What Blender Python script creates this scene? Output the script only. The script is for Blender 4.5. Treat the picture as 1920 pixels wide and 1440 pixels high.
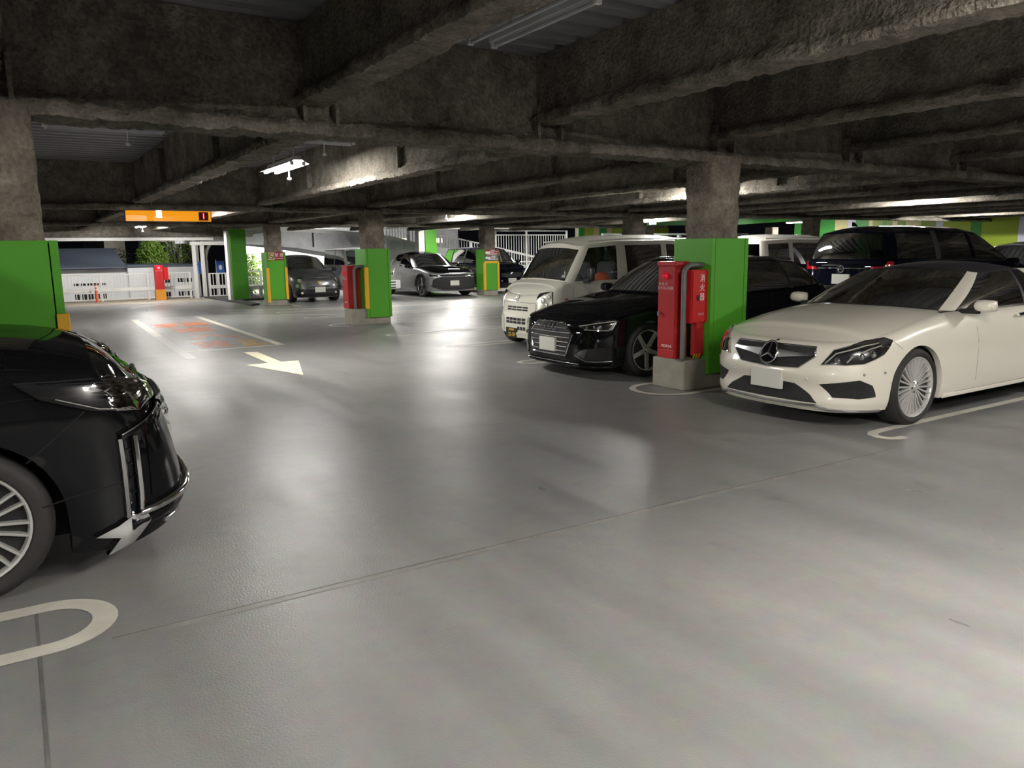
import bpy, bmesh, math, random
import numpy as np
from mathutils import Vector, Matrix, noise

for o in list(bpy.data.objects):
    bpy.data.objects.remove(o)
SC = bpy.context.scene
COL = SC.collection
random.seed(7)
PI = math.pi

# ------------------------------------------------------------------ camera
R_ = ((0.8434499940679245, -0.10223793287115157, 0.5273893368177363),
      (-0.5370383660950605, -0.1358224015838301, 0.8325515410891678),
      (-0.013487062273359747, -0.985443900133455, -0.16946509623223258))
cam_d = bpy.data.cameras.new('camera')
cam_d.sensor_width = 36.0
cam_d.lens = 36.0 * 1465.0 / 1920.0
cam_d.clip_start = 0.05
cam_d.clip_end = 400
cam = bpy.data.objects.new('camera', cam_d)
COL.objects.link(cam)
M = Matrix.Identity(4)
for i in range(3):
    M[i][0] = R_[i][0]
    M[i][1] = -R_[i][1]
    M[i][2] = -R_[i][2]
M[2][3] = 1.55
cam.matrix_world = M
SC.camera = cam

# ------------------------------------------------------------------ world, exposure
w = bpy.data.worlds.new('night')
SC.world = w
w.use_nodes = True
bg = w.node_tree.nodes['Background']
bg.inputs[0].default_value = (0.0025, 0.0027, 0.0035, 1)
bg.inputs[1].default_value = 0.5
SC.view_settings.view_transform = 'Standard'
SC.view_settings.look = 'None'
SC.view_settings.gamma = 1.0
SC.view_settings.use_curve_mapping = False
SC.view_settings.exposure = 0.90
SC.cycles.use_denoising = True
SC.cycles.max_bounces = 8
SC.cycles.diffuse_bounces = 4
SC.cycles.glossy_bounces = 4
SC.cycles.transparent_max_bounces = 12
SC.cycles.sample_clamp_indirect = 6.0
TUBE_POWER = 300.0        # emission of a lit fluorescent tube
YARD_FILL = 1.0               # scale of the fill lights added outside


def lamp(kind, name, loc, energy, color=(1, 1, 1), size=0.3, aim=None, spot=None):
    d = bpy.data.lights.new(name, kind)
    d.energy = energy
    d.color = color
    if kind == 'AREA':
        d.size = size
    else:
        d.shadow_soft_size = size
    if spot:
        d.spot_size = spot
        d.spot_blend = 0.5
    o = bpy.data.objects.new(name, d)
    o.location = loc
    if aim is not None:
        o.rotation_euler = (Vector(aim) - Vector(loc)).to_track_quat('-Z', 'Y').to_euler()
    COL.objects.link(o)
    return o


# unseen lights added outside to brighten the yard walls, trees and fence
lamp('SPOT', 'yard_fill_light', (11.2, 34.6, 2.4), 1500 * YARD_FILL, (1.0, 0.98, 0.94), 0.3, (11.8, 38.5, 0.4), 2.6)
lamp('SPOT', 'yard_fill_light', (2.5, 31.2, 3.6), 420 * YARD_FILL, (1.0, 0.97, 0.92), 0.3, (3.0, 34.5, 0.4), 2.4)
lamp('POINT', 'yard_fill_light', (20.5, 34.5, 2.3), 260 * YARD_FILL, (1.0, 0.95, 0.85), 0.3)
lamp('SPOT', 'yard_fill_light', (7.6, 30.8, 5.6), 900 * YARD_FILL, (1.0, 0.98, 0.95), 0.3, (6.5, 40.0, 2.0), 1.4)


# ------------------------------------------------------------------ helpers
def link(o, parent=None):
    COL.objects.link(o)
    if parent is not None:
        o.parent = parent
    return o


def mobj(name, verts, faces, mat, parent=None, smooth=None):
    me = bpy.data.meshes.new(name)
    me.from_pydata([tuple(map(float, v)) for v in verts], [], [tuple(int(k) for k in f) for f in faces])
    if mat:
        me.materials.append(mat)
    if smooth is not None:
        me.polygons.foreach_set('use_smooth', [True] * len(me.polygons))
        me.set_sharp_from_angle(angle=math.radians(smooth))
    me.update()
    return link(bpy.data.objects.new(name, me), parent)


def again(o, parent=None, loc=None, rotz=None):
    c = o.copy()
    COL.objects.link(c)
    if parent is not None:
        c.parent = parent
    if loc is not None:
        c.location = loc
    if rotz is not None:
        c.rotation_euler = (0, 0, rotz)
    return c


def empty(name, loc=(0, 0, 0), rotz=0.0, parent=None):
    o = bpy.data.objects.new(name, None)
    o.empty_display_size = 0.2
    o.location = loc
    o.rotation_euler = (0, 0, rotz)
    return link(o, parent)


def tag(o, label, cat, group=None):
    o['label'] = label
    o['category'] = cat
    if group:
        o['group'] = group
    return o


def struct(o):
    o['kind'] = 'structure'
    return o


def stuff(o):
    o['kind'] = 'stuff'
    return o


class MB:
    """collects simple shapes, then links them as ONE mesh object"""

    def __init__(s):
        s.v = []
        s.f = []

    def add(s, vs, fs):
        n = len(s.v)
        s.v += [tuple(v) for v in vs]
        s.f += [tuple(i + n for i in f) for f in fs]
        return s

    def box(s, x0, x1, y0, y1, z0, z1, b=0.0):
        if b <= 0:
            vs = [(x, y, z) for x in (x0, x1) for y in (y0, y1) for z in (z0, z1)]
            fs = [(0, 1, 3, 2), (4, 6, 7, 5), (0, 4, 5, 1), (2, 3, 7, 6), (0, 2, 6, 4), (1, 5, 7, 3)]
            return s.add(vs, fs)
        bm = bmesh.new()
        bmesh.ops.create_cube(bm, size=1)
        for v in bm.verts:
            v.co = Vector(((x0 + x1) / 2 + v.co.x * (x1 - x0), (y0 + y1) / 2 + v.co.y * (y1 - y0), (z0 + z1) / 2 + v.co.z * (z1 - z0)))
        bmesh.ops.bevel(bm, geom=bm.edges[:], offset=b, segments=2, affect='EDGES', profile=0.5)
        return s.bm(bm)

    def bm(s, bm):
        bm.verts.ensure_lookup_table()
        bm.verts.index_update()
        s.add([v.co[:] for v in bm.verts], [[v.index for v in f.verts] for f in bm.faces])
        bm.free()
        return s

    def tube(s, pts, r, n=8, closed=False, rs=None):
        pts = [Vector(p) for p in pts]
        m = len(pts)
        up = Vector((0, 0, 1))
        ring = []
        prev = None
        for i in range(m):
            if closed:
                d = pts[(i + 1) % m] - pts[i - 1]
            else:
                d = pts[min(i + 1, m - 1)] - pts[max(i - 1, 0)]
            if d.length < 1e-9:
                d = Vector((0, 0, 1))
            d.normalize()
            a = prev if prev is not None else (up if abs(d.z) < 0.9 else Vector((1, 0, 0)))
            a = a - d * a.dot(d)
            if a.length < 1e-6:
                a = d.orthogonal()
            a.normalize()
            prev = a
            b = d.cross(a)
            rr = rs[i] if rs else r
            ring.append([pts[i] + (a * math.cos(2 * PI * k / n) + b * math.sin(2 * PI * k / n)) * rr for k in range(n)])
        vs = [v for rg in ring for v in rg]
        fs = []
        for i in range(m if closed else m - 1):
            j = (i + 1) % m
            for k in range(n):
                fs.append((i * n + k, i * n + (k + 1) % n, j * n + (k + 1) % n, j * n + k))
        if not closed:
            fs.append(tuple(range(n))[::-1])
            fs.append(tuple((m - 1) * n + k for k in range(n)))
        return s.add(vs, fs)

    def prism(s, poly, axis, a, b):
        """poly in the two other axes, extruded along axis from a to b"""
        n = len(poly)

        def mk(p, t):
            return {'x': (t, p[0], p[1]), 'y': (p[0], t, p[1]), 'z': (p[0], p[1], t)}[axis]
        vs = [mk(p, a) for p in poly] + [mk(p, b) for p in poly]
        fs = [tuple(range(n))[::-1], tuple(range(n, 2 * n))] + [(i, (i + 1) % n, n + (i + 1) % n, n + i) for i in range(n)]
        return s.add(vs, fs)

    def lathe_y(s, prof, n=32, c=(0, 0, 0)):
        """profile of (radius, y), turned about the y axis"""
        m = len(prof)
        vs = [(c[0] + r * math.cos(2 * PI * k / n), c[1] + y, c[2] + r * math.sin(2 * PI * k / n)) for (r, y) in prof for k in range(n)]
        fs = [(i * n + k, i * n + (k + 1) % n, (i + 1) * n + (k + 1) % n, (i + 1) * n + k) for i in range(m - 1) for k in range(n)]
        return s.add(vs, fs)

    def ball(s, c, r, nu=12, nv=8):
        rx, ry, rz = r if hasattr(r, '__len__') else (r, r, r)
        vs = []
        for j in range(nv + 1):
            a = -PI / 2 + PI * j / nv
            for i in range(nu):
                t = 2 * PI * i / nu
                vs.append((c[0] + rx * math.cos(a) * math.cos(t), c[1] + ry * math.cos(a) * math.sin(t), c[2] + rz * math.sin(a)))
        fs = [(j * nu + i, j * nu + (i + 1) % nu, (j + 1) * nu + (i + 1) % nu, (j + 1) * nu + i) for j in range(nv) for i in range(nu)]
        return s.add(vs, fs)

    def build(s, name, mat, parent=None, smooth=None):
        o = mobj(name, s.v, s.f, mat, parent, smooth)
        if smooth is not None or True:
            bm = bmesh.new()
            bm.from_mesh(o.data)
            bmesh.ops.recalc_face_normals(bm, faces=bm.faces)
            bm.to_mesh(o.data)
            bm.free()
            if smooth is not None:
                o.data.set_sharp_from_angle(angle=math.radians(smooth))
        return o


_font = None


def text(name, body, size, mat, M4, parent=None, depth=0.002, sx=1.0, align='CENTER', bold=0.0):
    """flat lettering as a mesh; M4 places its xy plane"""
    cu = bpy.data.curves.new(name, 'FONT')
    cu.body = body
    cu.size = size
    cu.align_x = align
    cu.align_y = 'CENTER'
    cu.extrude = depth
    cu.offset = bold
    cu.resolution_u = 3
    t = bpy.data.objects.new(name, cu)
    COL.objects.link(t)
    bpy.context.view_layer.update()
    dg = bpy.context.evaluated_depsgraph_get()
    me = bpy.data.meshes.new_from_object(t.evaluated_get(dg))
    bpy.data.objects.remove(t)
    me.transform(Matrix.Diagonal((sx, 1, 1, 1)))
    me.transform(M4)
    me.name = name
    me.materials.clear()
    me.materials.append(mat)
    return link(bpy.data.objects.new(name, me), parent)


def frame4(o, xd, yd):
    """matrix with origin o, x axis xd, y axis yd"""
    xd = Vector(xd).normalized()
    yd = Vector(yd).normalized()
    zd = xd.cross(yd)
    m = Matrix.Identity(4)
    for i in range(3):
        m[i][0], m[i][1], m[i][2], m[i][3] = xd[i], yd[i], zd[i], o[i]
    return m


# ------------------------------------------------------------------ materials
MAT = {}


def mat(name, col, rough=0.5, metal=0.0, coat=0.0, spec=0.5, emit=None, estr=0.0, var=0.0, vscale=4.0, bump=0.0, bscale=40.0, coat_rough=0.03, rvar=0.0):
    m = bpy.data.materials.new(name)
    m.use_nodes = True
    nt = m.node_tree
    b = nt.nodes['Principled BSDF']
    b.inputs['Base Color'].default_value = (*col, 1)
    b.inputs['Roughness'].default_value = rough
    b.inputs['Metallic'].default_value = metal
    b.inputs['Coat Weight'].default_value = coat
    b.inputs['Coat Roughness'].default_value = coat_rough
    b.inputs['Specular IOR Level'].default_value = spec
    if emit:
        b.inputs['Emission Color'].default_value = (*emit, 1)
        b.inputs['Emission Strength'].default_value = estr
    tc = None
    if var or bump or rvar:
        tc = nt.nodes.new('ShaderNodeTexCoord')
    if var or rvar:
        nz = nt.nodes.new('ShaderNodeTexNoise')
        nz.inputs['Scale'].default_value = vscale
        nz.inputs['Detail'].default_value = 6
        nz.inputs['Roughness'].default_value = 0.65
        nt.links.new(tc.outputs['Object'], nz.inputs['Vector'])
    if var:
        rp = nt.nodes.new('ShaderNodeValToRGB')
        rp.color_ramp.elements[0].position = 0.3
        rp.color_ramp.elements[1].position = 0.7
        rp.color_ramp.elements[0].color = (*[c * (1 - var) for c in col], 1)
        rp.color_ramp.elements[1].color = (*[min(1, c * (1 + var)) for c in col], 1)
        nt.links.new(nz.outputs['Fac'], rp.inputs['Fac'])
        nt.links.new(rp.outputs['Color'], b.inputs['Base Color'])
    if rvar:
        mr = nt.nodes.new('ShaderNodeMapRange')
        mr.inputs['From Min'].default_value = 0.3
        mr.inputs['From Max'].default_value = 0.7
        mr.inputs['To Min'].default_value = max(0.02, rough - rvar)
        mr.inputs['To Max'].default_value = rough + rvar
        nt.links.new(nz.outputs['Fac'], mr.inputs['Value'])
        nt.links.new(mr.outputs['Result'], b.inputs['Roughness'])
    if bump:
        n2 = nt.nodes.new('ShaderNodeTexNoise')
        n2.inputs['Scale'].default_value = bscale
        n2.inputs['Detail'].default_value = 5
        nt.links.new(tc.outputs['Object'], n2.inputs['Vector'])
        bp = nt.nodes.new('ShaderNodeBump')
        bp.inputs['Strength'].default_value = bump
        bp.inputs['Distance'].default_value = 0.02
        nt.links.new(n2.outputs['Fac'], bp.inputs['Height'])
        nt.links.new(bp.outputs['Normal'], b.inputs['Normal'])
    MAT[name] = m
    return m


def glass(name, tint, rough=0.02):
    m = bpy.data.materials.new(name)
    m.use_nodes = True
    nt = m.node_tree
    nt.nodes.clear()
    out = nt.nodes.new('ShaderNodeOutputMaterial')
    mx = nt.nodes.new('ShaderNodeMixShader')
    tr = nt.nodes.new('ShaderNodeBsdfTransparent')
    gl = nt.nodes.new('ShaderNodeBsdfGlossy')
    fr = nt.nodes.new('ShaderNodeFresnel')
    fr.inputs['IOR'].default_value = 1.5
    tr.inputs['Color'].default_value = (*tint, 1)
    gl.inputs['Roughness'].default_value = rough
    nt.links.new(fr.outputs[0], mx.inputs[0])
    nt.links.new(tr.outputs[0], mx.inputs[1])
    nt.links.new(gl.outputs[0], mx.inputs[2])
    nt.links.new(mx.outputs[0], out.inputs['Surface'])
    MAT[name] = m
    return m


def spray_material(name, col):
    m = mat(name, col, 0.95, spec=0.08)
    nt = m.node_tree
    N, Lk = nt.nodes.new, nt.links.new
    b = nt.nodes['Principled BSDF']
    tc = N('ShaderNodeTexCoord')
    facs = []
    for sc, a, bb in ((1.6, 0.70, 1.30), (7.0, 0.76, 1.24), (34.0, 0.78, 1.22)):
        nz = N('ShaderNodeTexNoise')
        nz.inputs['Scale'].default_value = sc
        nz.inputs['Detail'].default_value = 4
        Lk(tc.outputs['Object'], nz.inputs['Vector'])
        mr = N('ShaderNodeMapRange')
        mr.inputs['From Min'].default_value = 0.33
        mr.inputs['From Max'].default_value = 0.67
        mr.inputs['To Min'].default_value = a
        mr.inputs['To Max'].default_value = bb
        Lk(nz.outputs['Fac'], mr.inputs['Value'])
        facs.append((nz, mr))
    m1 = N('ShaderNodeMath')
    m1.operation = 'MULTIPLY'
    Lk(facs[0][1].outputs[0], m1.inputs[0])
    Lk(facs[1][1].outputs[0], m1.inputs[1])
    m2 = N('ShaderNodeMath')
    m2.operation = 'MULTIPLY'
    Lk(m1.outputs[0], m2.inputs[0])
    Lk(facs[2][1].outputs[0], m2.inputs[1])
    vm = N('ShaderNodeVectorMath')
    vm.operation = 'SCALE'
    vm.inputs[0].default_value = col
    Lk(m2.outputs[0], vm.inputs['Scale'])
    Lk(vm.outputs[0], b.inputs['Base Color'])
    bp = N('ShaderNodeBump')
    bp.inputs['Strength'].default_value = 1.0
    bp.inputs['Distance'].default_value = 0.03
    Lk(facs[2][0].outputs['Fac'], bp.inputs['Height'])
    Lk(bp.outputs['Normal'], b.inputs['Normal'])
    return m


spray_material('fireproofing', (0.20, 0.182, 0.152))
mat('deck_steel', (0.25, 0.253, 0.258), 0.5, metal=0.0, var=0.12, vscale=2)
mat('concrete', (0.30, 0.28, 0.23), 0.85, var=0.18, vscale=3.5, bump=0.25, bscale=30)
mat('ramp_concrete', (0.60, 0.61, 0.63), 0.85, var=0.25, vscale=1.4, bump=0.2, bscale=20)
mat('green_panel', (0.085, 0.36, 0.022), 0.5, spec=0.35, bump=0.04, bscale=120)
mat('green_edge', (0.05, 0.25, 0.015), 0.55)
mat('guard_yellow', (0.80, 0.43, 0.02), 0.55, var=0.06, vscale=8)
mat('red_paint', (0.42, 0.018, 0.022), 0.42, spec=0.4)
mat('red_bright', (0.55, 0.012, 0.014), 0.4, spec=0.4)
mat('pipe_grey', (0.16, 0.155, 0.145), 0.5, metal=0.3)
mat('white_print', (0.80, 0.78, 0.76), 0.6)
mat('pale_print', (0.62, 0.45, 0.45), 0.6)
mat('line_paint', (0.66, 0.63, 0.55), 0.45, var=0.14, vscale=5, rvar=0.1)
mat('line_worn', (0.42, 0.42, 0.39), 0.4, var=0.3, vscale=9, rvar=0.1)
mat('arrow_paint', (0.78, 0.72, 0.52), 0.5, var=0.05, vscale=6)
mat('orange_paint', (0.48, 0.13, 0.035), 0.45, var=0.35, vscale=5)
mat('yellow_paint', (0.55, 0.27, 0.03), 0.45, var=0.2, vscale=5)
mat('white_steel', (0.72, 0.71, 0.69), 0.5, var=0.06, vscale=3)
mat('galv_steel', (0.45, 0.46, 0.47), 0.4, metal=0.6)
mat('white_wall', (0.70, 0.71, 0.72), 0.7, var=0.08, vscale=0.8)
mat('roof_blue', (0.10, 0.12, 0.16), 0.5)
mat('black_plastic', (0.012, 0.012, 0.013), 0.45)
mat('mesh_black', (0.008, 0.008, 0.009), 0.6, bump=0.6, bscale=160)
mat('gap_black', (0.004, 0.004, 0.004), 0.8)
mat('rubber', (0.020, 0.018, 0.017), 0.75, var=0.2, vscale=20)
mat('chrome', (0.82, 0.82, 0.83), 0.08, metal=1.0)
mat('satin_metal', (0.55, 0.55, 0.56), 0.25, metal=1.0)
mat('alloy', (0.66, 0.65, 0.63), 0.36, metal=0.6)
mat('alloy_dark', (0.20, 0.20, 0.205), 0.3, metal=0.9)
mat('brake_dark', (0.02, 0.02, 0.02), 0.6, metal=0.5)
mat('pearl_white', (0.74, 0.70, 0.60), 0.35, coat=1.0, coat_rough=0.03)
mat('van_white', (0.60, 0.585, 0.50), 0.35, coat=0.7, coat_rough=0.05)
mat('rear_van_white', (0.62, 0.60, 0.55), 0.35, coat=0.7, coat_rough=0.05)
mat('gloss_black', (0.005, 0.005, 0.006), 0.4, coat=0.6, coat_rough=0.02, spec=0.0)
mat('deep_blue_black', (0.004, 0.005, 0.010), 0.4, coat=0.8, coat_rough=0.02, spec=0.0)
mat('soft_top', (0.020, 0.017, 0.020), 0.9, spec=0.2, bump=0.2, bscale=300)
mat('grey_paint', (0.12, 0.12, 0.125), 0.35, metal=0.4, coat=1.0)
mat('silver_paint', (0.33, 0.33, 0.34), 0.32, metal=0.6, coat=1.0)
mat('beige_grey', (0.35, 0.33, 0.29), 0.4, coat=0.7)
mat('bright_white', (0.85, 0.87, 0.88), 0.4, coat=0.5)
mat('lamp_chrome', (0.80, 0.78, 0.70), 0.30, metal=0.55)
mat('lamp_black', (0.015, 0.015, 0.017), 0.2, coat=1.0)
mat('amber', (0.75, 0.30, 0.03), 0.2)
mat('tail_red', (0.35, 0.008, 0.015), 0.15, coat=1.0)
mat('leather_cream', (0.68, 0.63, 0.50), 0.6)
mat('seat_dark', (0.03, 0.03, 0.033), 0.8)
mat('cabin_dark', (0.008, 0.008, 0.009), 0.8)
mat('orange_cloth', (0.42, 0.07, 0.02), 0.8)
mat('plate_white', (0.62, 0.61, 0.56), 0.5)
mat('plate_black', (0.012, 0.012, 0.012), 0.4)
mat('plate_yellow', (0.75, 0.48, 0.03), 0.5)
mat('badge_yellow', (0.7, 0.5, 0.1), 0.3)
mat('led_red', (0.4, 0.005, 0.02), 0.3, emit=(1, 0.01, 0.05), estr=0.16)
mat('led_dot', (0.5, 0.01, 0.02), 0.3, emit=(1, 0.03, 0.06), estr=9.0)
mat('tube_lit', (1, 1, 1), 0.5, emit=(1.0, 0.975, 0.925), estr=TUBE_POWER)
mat('tube_lit_warm', (1, 1, 1), 0.5, emit=(1.0, 0.955, 0.885), estr=TUBE_POWER * 1.12)
mat('tube_off', (0.42, 0.43, 0.45), 0.3)
mat('fixture', (0.55, 0.56, 0.58), 0.4)
mat('sign_orange', (0.85, 0.33, 0.012), 0.22, emit=(1.0, 0.36, 0.01), estr=0.42)
mat('sign_red', (0.16, 0.008, 0.006), 0.4)
mat('sign_board_red', (0.30, 0.02, 0.03), 0.5)
mat('sign_board_grey', (0.13, 0.13, 0.14), 0.5)
mat('exit_lit', (0.8, 1, 0.9), 0.4, emit=(0.62, 1.0, 0.82), estr=1.6)
mat('lit_panel', (1, 1, 1), 0.4, emit=(0.95, 1.0, 1.0), estr=5.0)
mat('lime_panel', (0.34, 0.46, 0.03), 0.5)
mat('cream_panel', (0.62, 0.55, 0.28), 0.5)
mat('wall_green', (0.05, 0.30, 0.05), 0.5)
mat('lilac_panel', (0.62, 0.62, 0.74), 0.5)
mat('olive_panel', (0.22, 0.32, 0.04), 0.5)
mat('bollard_orange', (0.75, 0.12, 0.04), 0.5)
mat('base_orange', (0.60, 0.24, 0.02), 0.7, var=0.1)
mat('leaf', (0.13, 0.22, 0.03), 0.55, var=0.3, vscale=6)
mat('leaf_dark', (0.03, 0.05, 0.015), 0.6, var=0.3, vscale=6)
mat('bark', (0.08, 0.06, 0.045), 0.9, var=0.3, vscale=8, bump=0.5)
mat('night_building', (0.018, 0.018, 0.03), 0.9)
mat('blue_banner', (0.02, 0.10, 0.40), 0.6)
mat('asphalt', (0.09, 0.09, 0.088), 0.9, var=0.2, vscale=6)
mat('beige_slab', (0.34, 0.30, 0.24), 0.8, var=0.15, vscale=1.5)
mat('dark_kerb', (0.05, 0.048, 0.045), 0.9, var=0.2)
mat('bright_facade', (0.85, 0.86, 0.82), 0.7)
glass('glass_clear', (0.86, 0.90, 0.88))
mat('gap_soft', (0.10, 0.095, 0.085), 0.8)
mat('lens_ball', (0.25, 0.25, 0.26), 0.06, metal=1.0)
glass('glass_tint', (0.30, 0.33, 0.32))
glass('glass_dark', (0.035, 0.038, 0.042))
glass('lens', (0.86, 0.86, 0.86))


def floor_material():
    m = bpy.data.materials.new('epoxy_floor')
    m.use_nodes = True
    nt = m.node_tree
    N, Lk = nt.nodes.new, nt.links.new
    b = nt.nodes['Principled BSDF']
    tc = N('ShaderNodeTexCoord')
    big = N('ShaderNodeTexNoise')
    big.inputs['Scale'].default_value = 0.35
    big.inputs['Detail'].default_value = 7
    big.inputs['Roughness'].default_value = 0.6
    Lk(tc.outputs['Object'], big.inputs['Vector'])
    # tyre sweeps: noise stretched along the drive lane
    mp = N('ShaderNodeMapping')
    mp.inputs['Rotation'].default_value = (0, 0, 0.35)
    mp.inputs['Scale'].default_value = (2.2, 0.22, 1)
    Lk(tc.outputs['Object'], mp.inputs['Vector'])
    sw = N('ShaderNodeTexNoise')
    sw.inputs['Scale'].default_value = 1.6
    sw.inputs['Detail'].default_value = 5
    Lk(mp.outputs['Vector'], sw.inputs['Vector'])
    fine = N('ShaderNodeTexNoise')
    fine.inputs['Scale'].default_value = 9.0
    fine.inputs['Detail'].default_value = 8
    fine.inputs['Roughness'].default_value = 0.7
    Lk(tc.outputs['Object'], fine.inputs['Vector'])
    r1 = N('ShaderNodeValToRGB')
    r1.color_ramp.elements[0].position = 0.32
    r1.color_ramp.elements[0].color = (0.20, 0.201, 0.202, 1)
    r1.color_ramp.elements[1].position = 0.68
    r1.color_ramp.elements[1].color = (0.275, 0.265, 0.252, 1)
    Lk(big.outputs['Fac'], r1.inputs['Fac'])
    mx = N('ShaderNodeMix')
    mx.data_type = 'RGBA'
    mx.blend_type = 'OVERLAY'
    mx.inputs[0].default_value = 0.35
    Lk(r1.outputs['Color'], mx.inputs[6])
    r2 = N('ShaderNodeValToRGB')
    r2.color_ramp.elements[0].position = 0.35
    r2.color_ramp.elements[0].color = (0.36, 0.36, 0.36, 1)
    r2.color_ramp.elements[1].position = 0.65
    r2.color_ramp.elements[1].color = (0.62, 0.62, 0.62, 1)
    Lk(sw.outputs['Fac'], r2.inputs['Fac'])
    Lk(r2.outputs['Color'], mx.inputs[7])
    mx2 = N('ShaderNodeMix')
    mx2.data_type = 'RGBA'
    mx2.blend_type = 'OVERLAY'
    mx2.inputs[0].default_value = 0.22
    Lk(mx.outputs[2], mx2.inputs[6])
    Lk(fine.outputs['Color'], mx2.inputs[7])
    # dark oil spots
    spot = N('ShaderNodeTexNoise')
    spot.inputs['Scale'].default_value = 2.4
    spot.inputs['Detail'].default_value = 3
    Lk(tc.outputs['Object'], spot.inputs['Vector'])
    r3 = N('ShaderNodeValToRGB')
    r3.color_ramp.elements[0].position = 0.68
    r3.color_ramp.elements[0].color = (1, 1, 1, 1)
    r3.color_ramp.elements[1].position = 0.74
    r3.color_ramp.elements[1].color = (0.82, 0.82, 0.82, 1)
    Lk(spot.outputs['Fac'], r3.inputs['Fac'])
    mx3 = N('ShaderNodeMix')
    mx3.data_type = 'RGBA'
    mx3.blend_type = 'MULTIPLY'
    mx3.inputs[0].default_value = 1.0
    Lk(mx2.outputs[2], mx3.inputs[6])
    Lk(r3.outputs['Color'], mx3.inputs[7])
    Lk(mx3.outputs[2], b.inputs['Base Color'])
    # gloss
    mr = N('ShaderNodeMapRange')
    mr.inputs['From Min'].default_value = 0.33
    mr.inputs['From Max'].default_value = 0.66
    mr.inputs['To Min'].default_value = 0.27
    mr.inputs['To Max'].default_value = 0.47
    pat = N('ShaderNodeTexNoise')
    pat.inputs['Scale'].default_value = 0.9
    pat.inputs['Detail'].default_value = 5
    pat.inputs['Roughness'].default_value = 0.6
    Lk(tc.outputs['Object'], pat.inputs['Vector'])
    av = N('ShaderNodeMath')
    av.operation = 'MULTIPLY_ADD'
    av.inputs[1].default_value = 0.5
    hv = N('ShaderNodeMath')
    hv.operation = 'MULTIPLY'
    hv.inputs[1].default_value = 0.5
    Lk(sw.outputs['Fac'], hv.inputs[0])
    Lk(pat.outputs['Fac'], av.inputs[0])
    Lk(hv.outputs[0], av.inputs[2])
    Lk(av.outputs[0], mr.inputs['Value'])
    Lk(mr.outputs['Result'], b.inputs['Roughness'])
    b.inputs['Specular IOR Level'].default_value = 0.5
    bp = N('ShaderNodeBump')
    bp.inputs['Strength'].default_value = 0.32
    bp.inputs['Distance'].default_value = 0.006
    n4 = N('ShaderNodeTexNoise')
    n4.inputs['Scale'].default_value = 110
    n4.inputs['Detail'].default_value = 4
    Lk(tc.outputs['Object'], n4.inputs['Vector'])
    Lk(n4.outputs['Fac'], bp.inputs['Height'])
    Lk(bp.outputs['Normal'], b.inputs['Normal'])
    MAT['epoxy_floor'] = m


floor_material()
# ------------------------------------------------------------------ floor and its markings
floor = struct(MB().box(-14, 40, -9, 31.2, -0.35, 0.0).build('floor', MAT['epoxy_floor']))
slab = struct(MB().box(-14, 5.7, 27.6, 31.2, 0.0, 0.004).build('floor_walkway', MAT['beige_slab']))
slab.parent = floor


def ribbon(pts, wd, closed=False, z0=0.0005, z1=0.003):
    """painted band of width wd along a line of floor points"""
    mb = MB()
    p = [Vector((a[0], a[1])) for a in pts]
    n = len(p)
    L, Rr = [], []
    for i in range(n):
        if closed:
            d = (p[(i + 1) % n] - p[i - 1]).normalized()
        else:
            d = (p[min(i + 1, n - 1)] - p[max(i - 1, 0)]).normalized()
        nn = Vector((-d.y, d.x))
        L.append(p[i] + nn * wd / 2)
        Rr.append(p[i] - nn * wd / 2)
    vs = [(q.x, q.y, z1) for q in L] + [(q.x, q.y, z1) for q in Rr]
    fs = [(i, (i + 1) % n, n + (i + 1) % n, n + i) for i in range(n if closed else n - 1)]
    mb.add(vs, fs)
    return mb


def mark(name, mb, m):
    o = mb.build(name, m, floor)
    return o


def loop_pts(xe, y0, y1, xf, direction=-1):
    """U-shaped end of a double bay line; xe = where the bend ends, xf = where the legs go"""
    r = (y1 - y0) / 2
    yc = (y0 + y1) / 2
    xc = xe - direction * r
    pts = [(xf, y1)] + [(xc + (xf - xc) * t, y1) for t in (0.6, 0.3)]
    for k in range(17):
        a = PI / 2 + PI * k / 16
        pts.append((xc - direction * r * math.cos(a), yc + r * math.sin(a)))
    pts += [(xc + (xf - xc) * t, y0) for t in (0.3, 0.6)] + [(xf, y0)]
    return pts


# U loops between the bays on the right-hand row
for yc in (8.98, 11.26, 13.52, 18.4, 20.7):
    mark('bay_line', ribbon(loop_pts(5.84, yc - 0.15, yc + 0.15, 10.6), 0.075), MAT['line_paint'])
mark('bay_line', ribbon([(6.02, 3.52), (5.93, 3.535), (5.87, 3.575), (5.845, 3.64), (5.87, 3.715), (5.95, 3.76), (6.1, 3.772), (8.0, 3.772), (10.6, 3.772)], 0.085), MAT['line_paint'])
for yc in (-1.2, 1.1):
    mark('bay_line', ribbon(loop_pts(5.84, yc - 0.15, yc + 0.15, 10.6), 0.075), MAT['line_paint'])
# loops round the pillar islands
for yc in (6.32, 16.1):
    mark('bay_line', ribbon(loop_pts(5.66, yc - 0.36, yc + 0.36, 10.6), 0.075), MAT['line_paint'])
# left-hand row
for yc in (3.67, 1.3, -1.2):
    mark('bay_line', ribbon(loop_pts(0.20, yc - 0.22, yc + 0.22, -5.2, 1), 0.10), MAT['line_paint'])
for yc in (8.8, 11.1, 13.4, 18.2, 20.5):
    mark('bay_line', ribbon(loop_pts(0.20, yc - 0.16, yc + 0.16, -5.2, 1), 0.075), MAT['line_paint'])
mark('bay_line', ribbon(loop_pts(0.20, 6.3 - 0.4, 6.3 + 0.4, -5.2, 1), 0.075), MAT['line_paint'])
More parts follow.
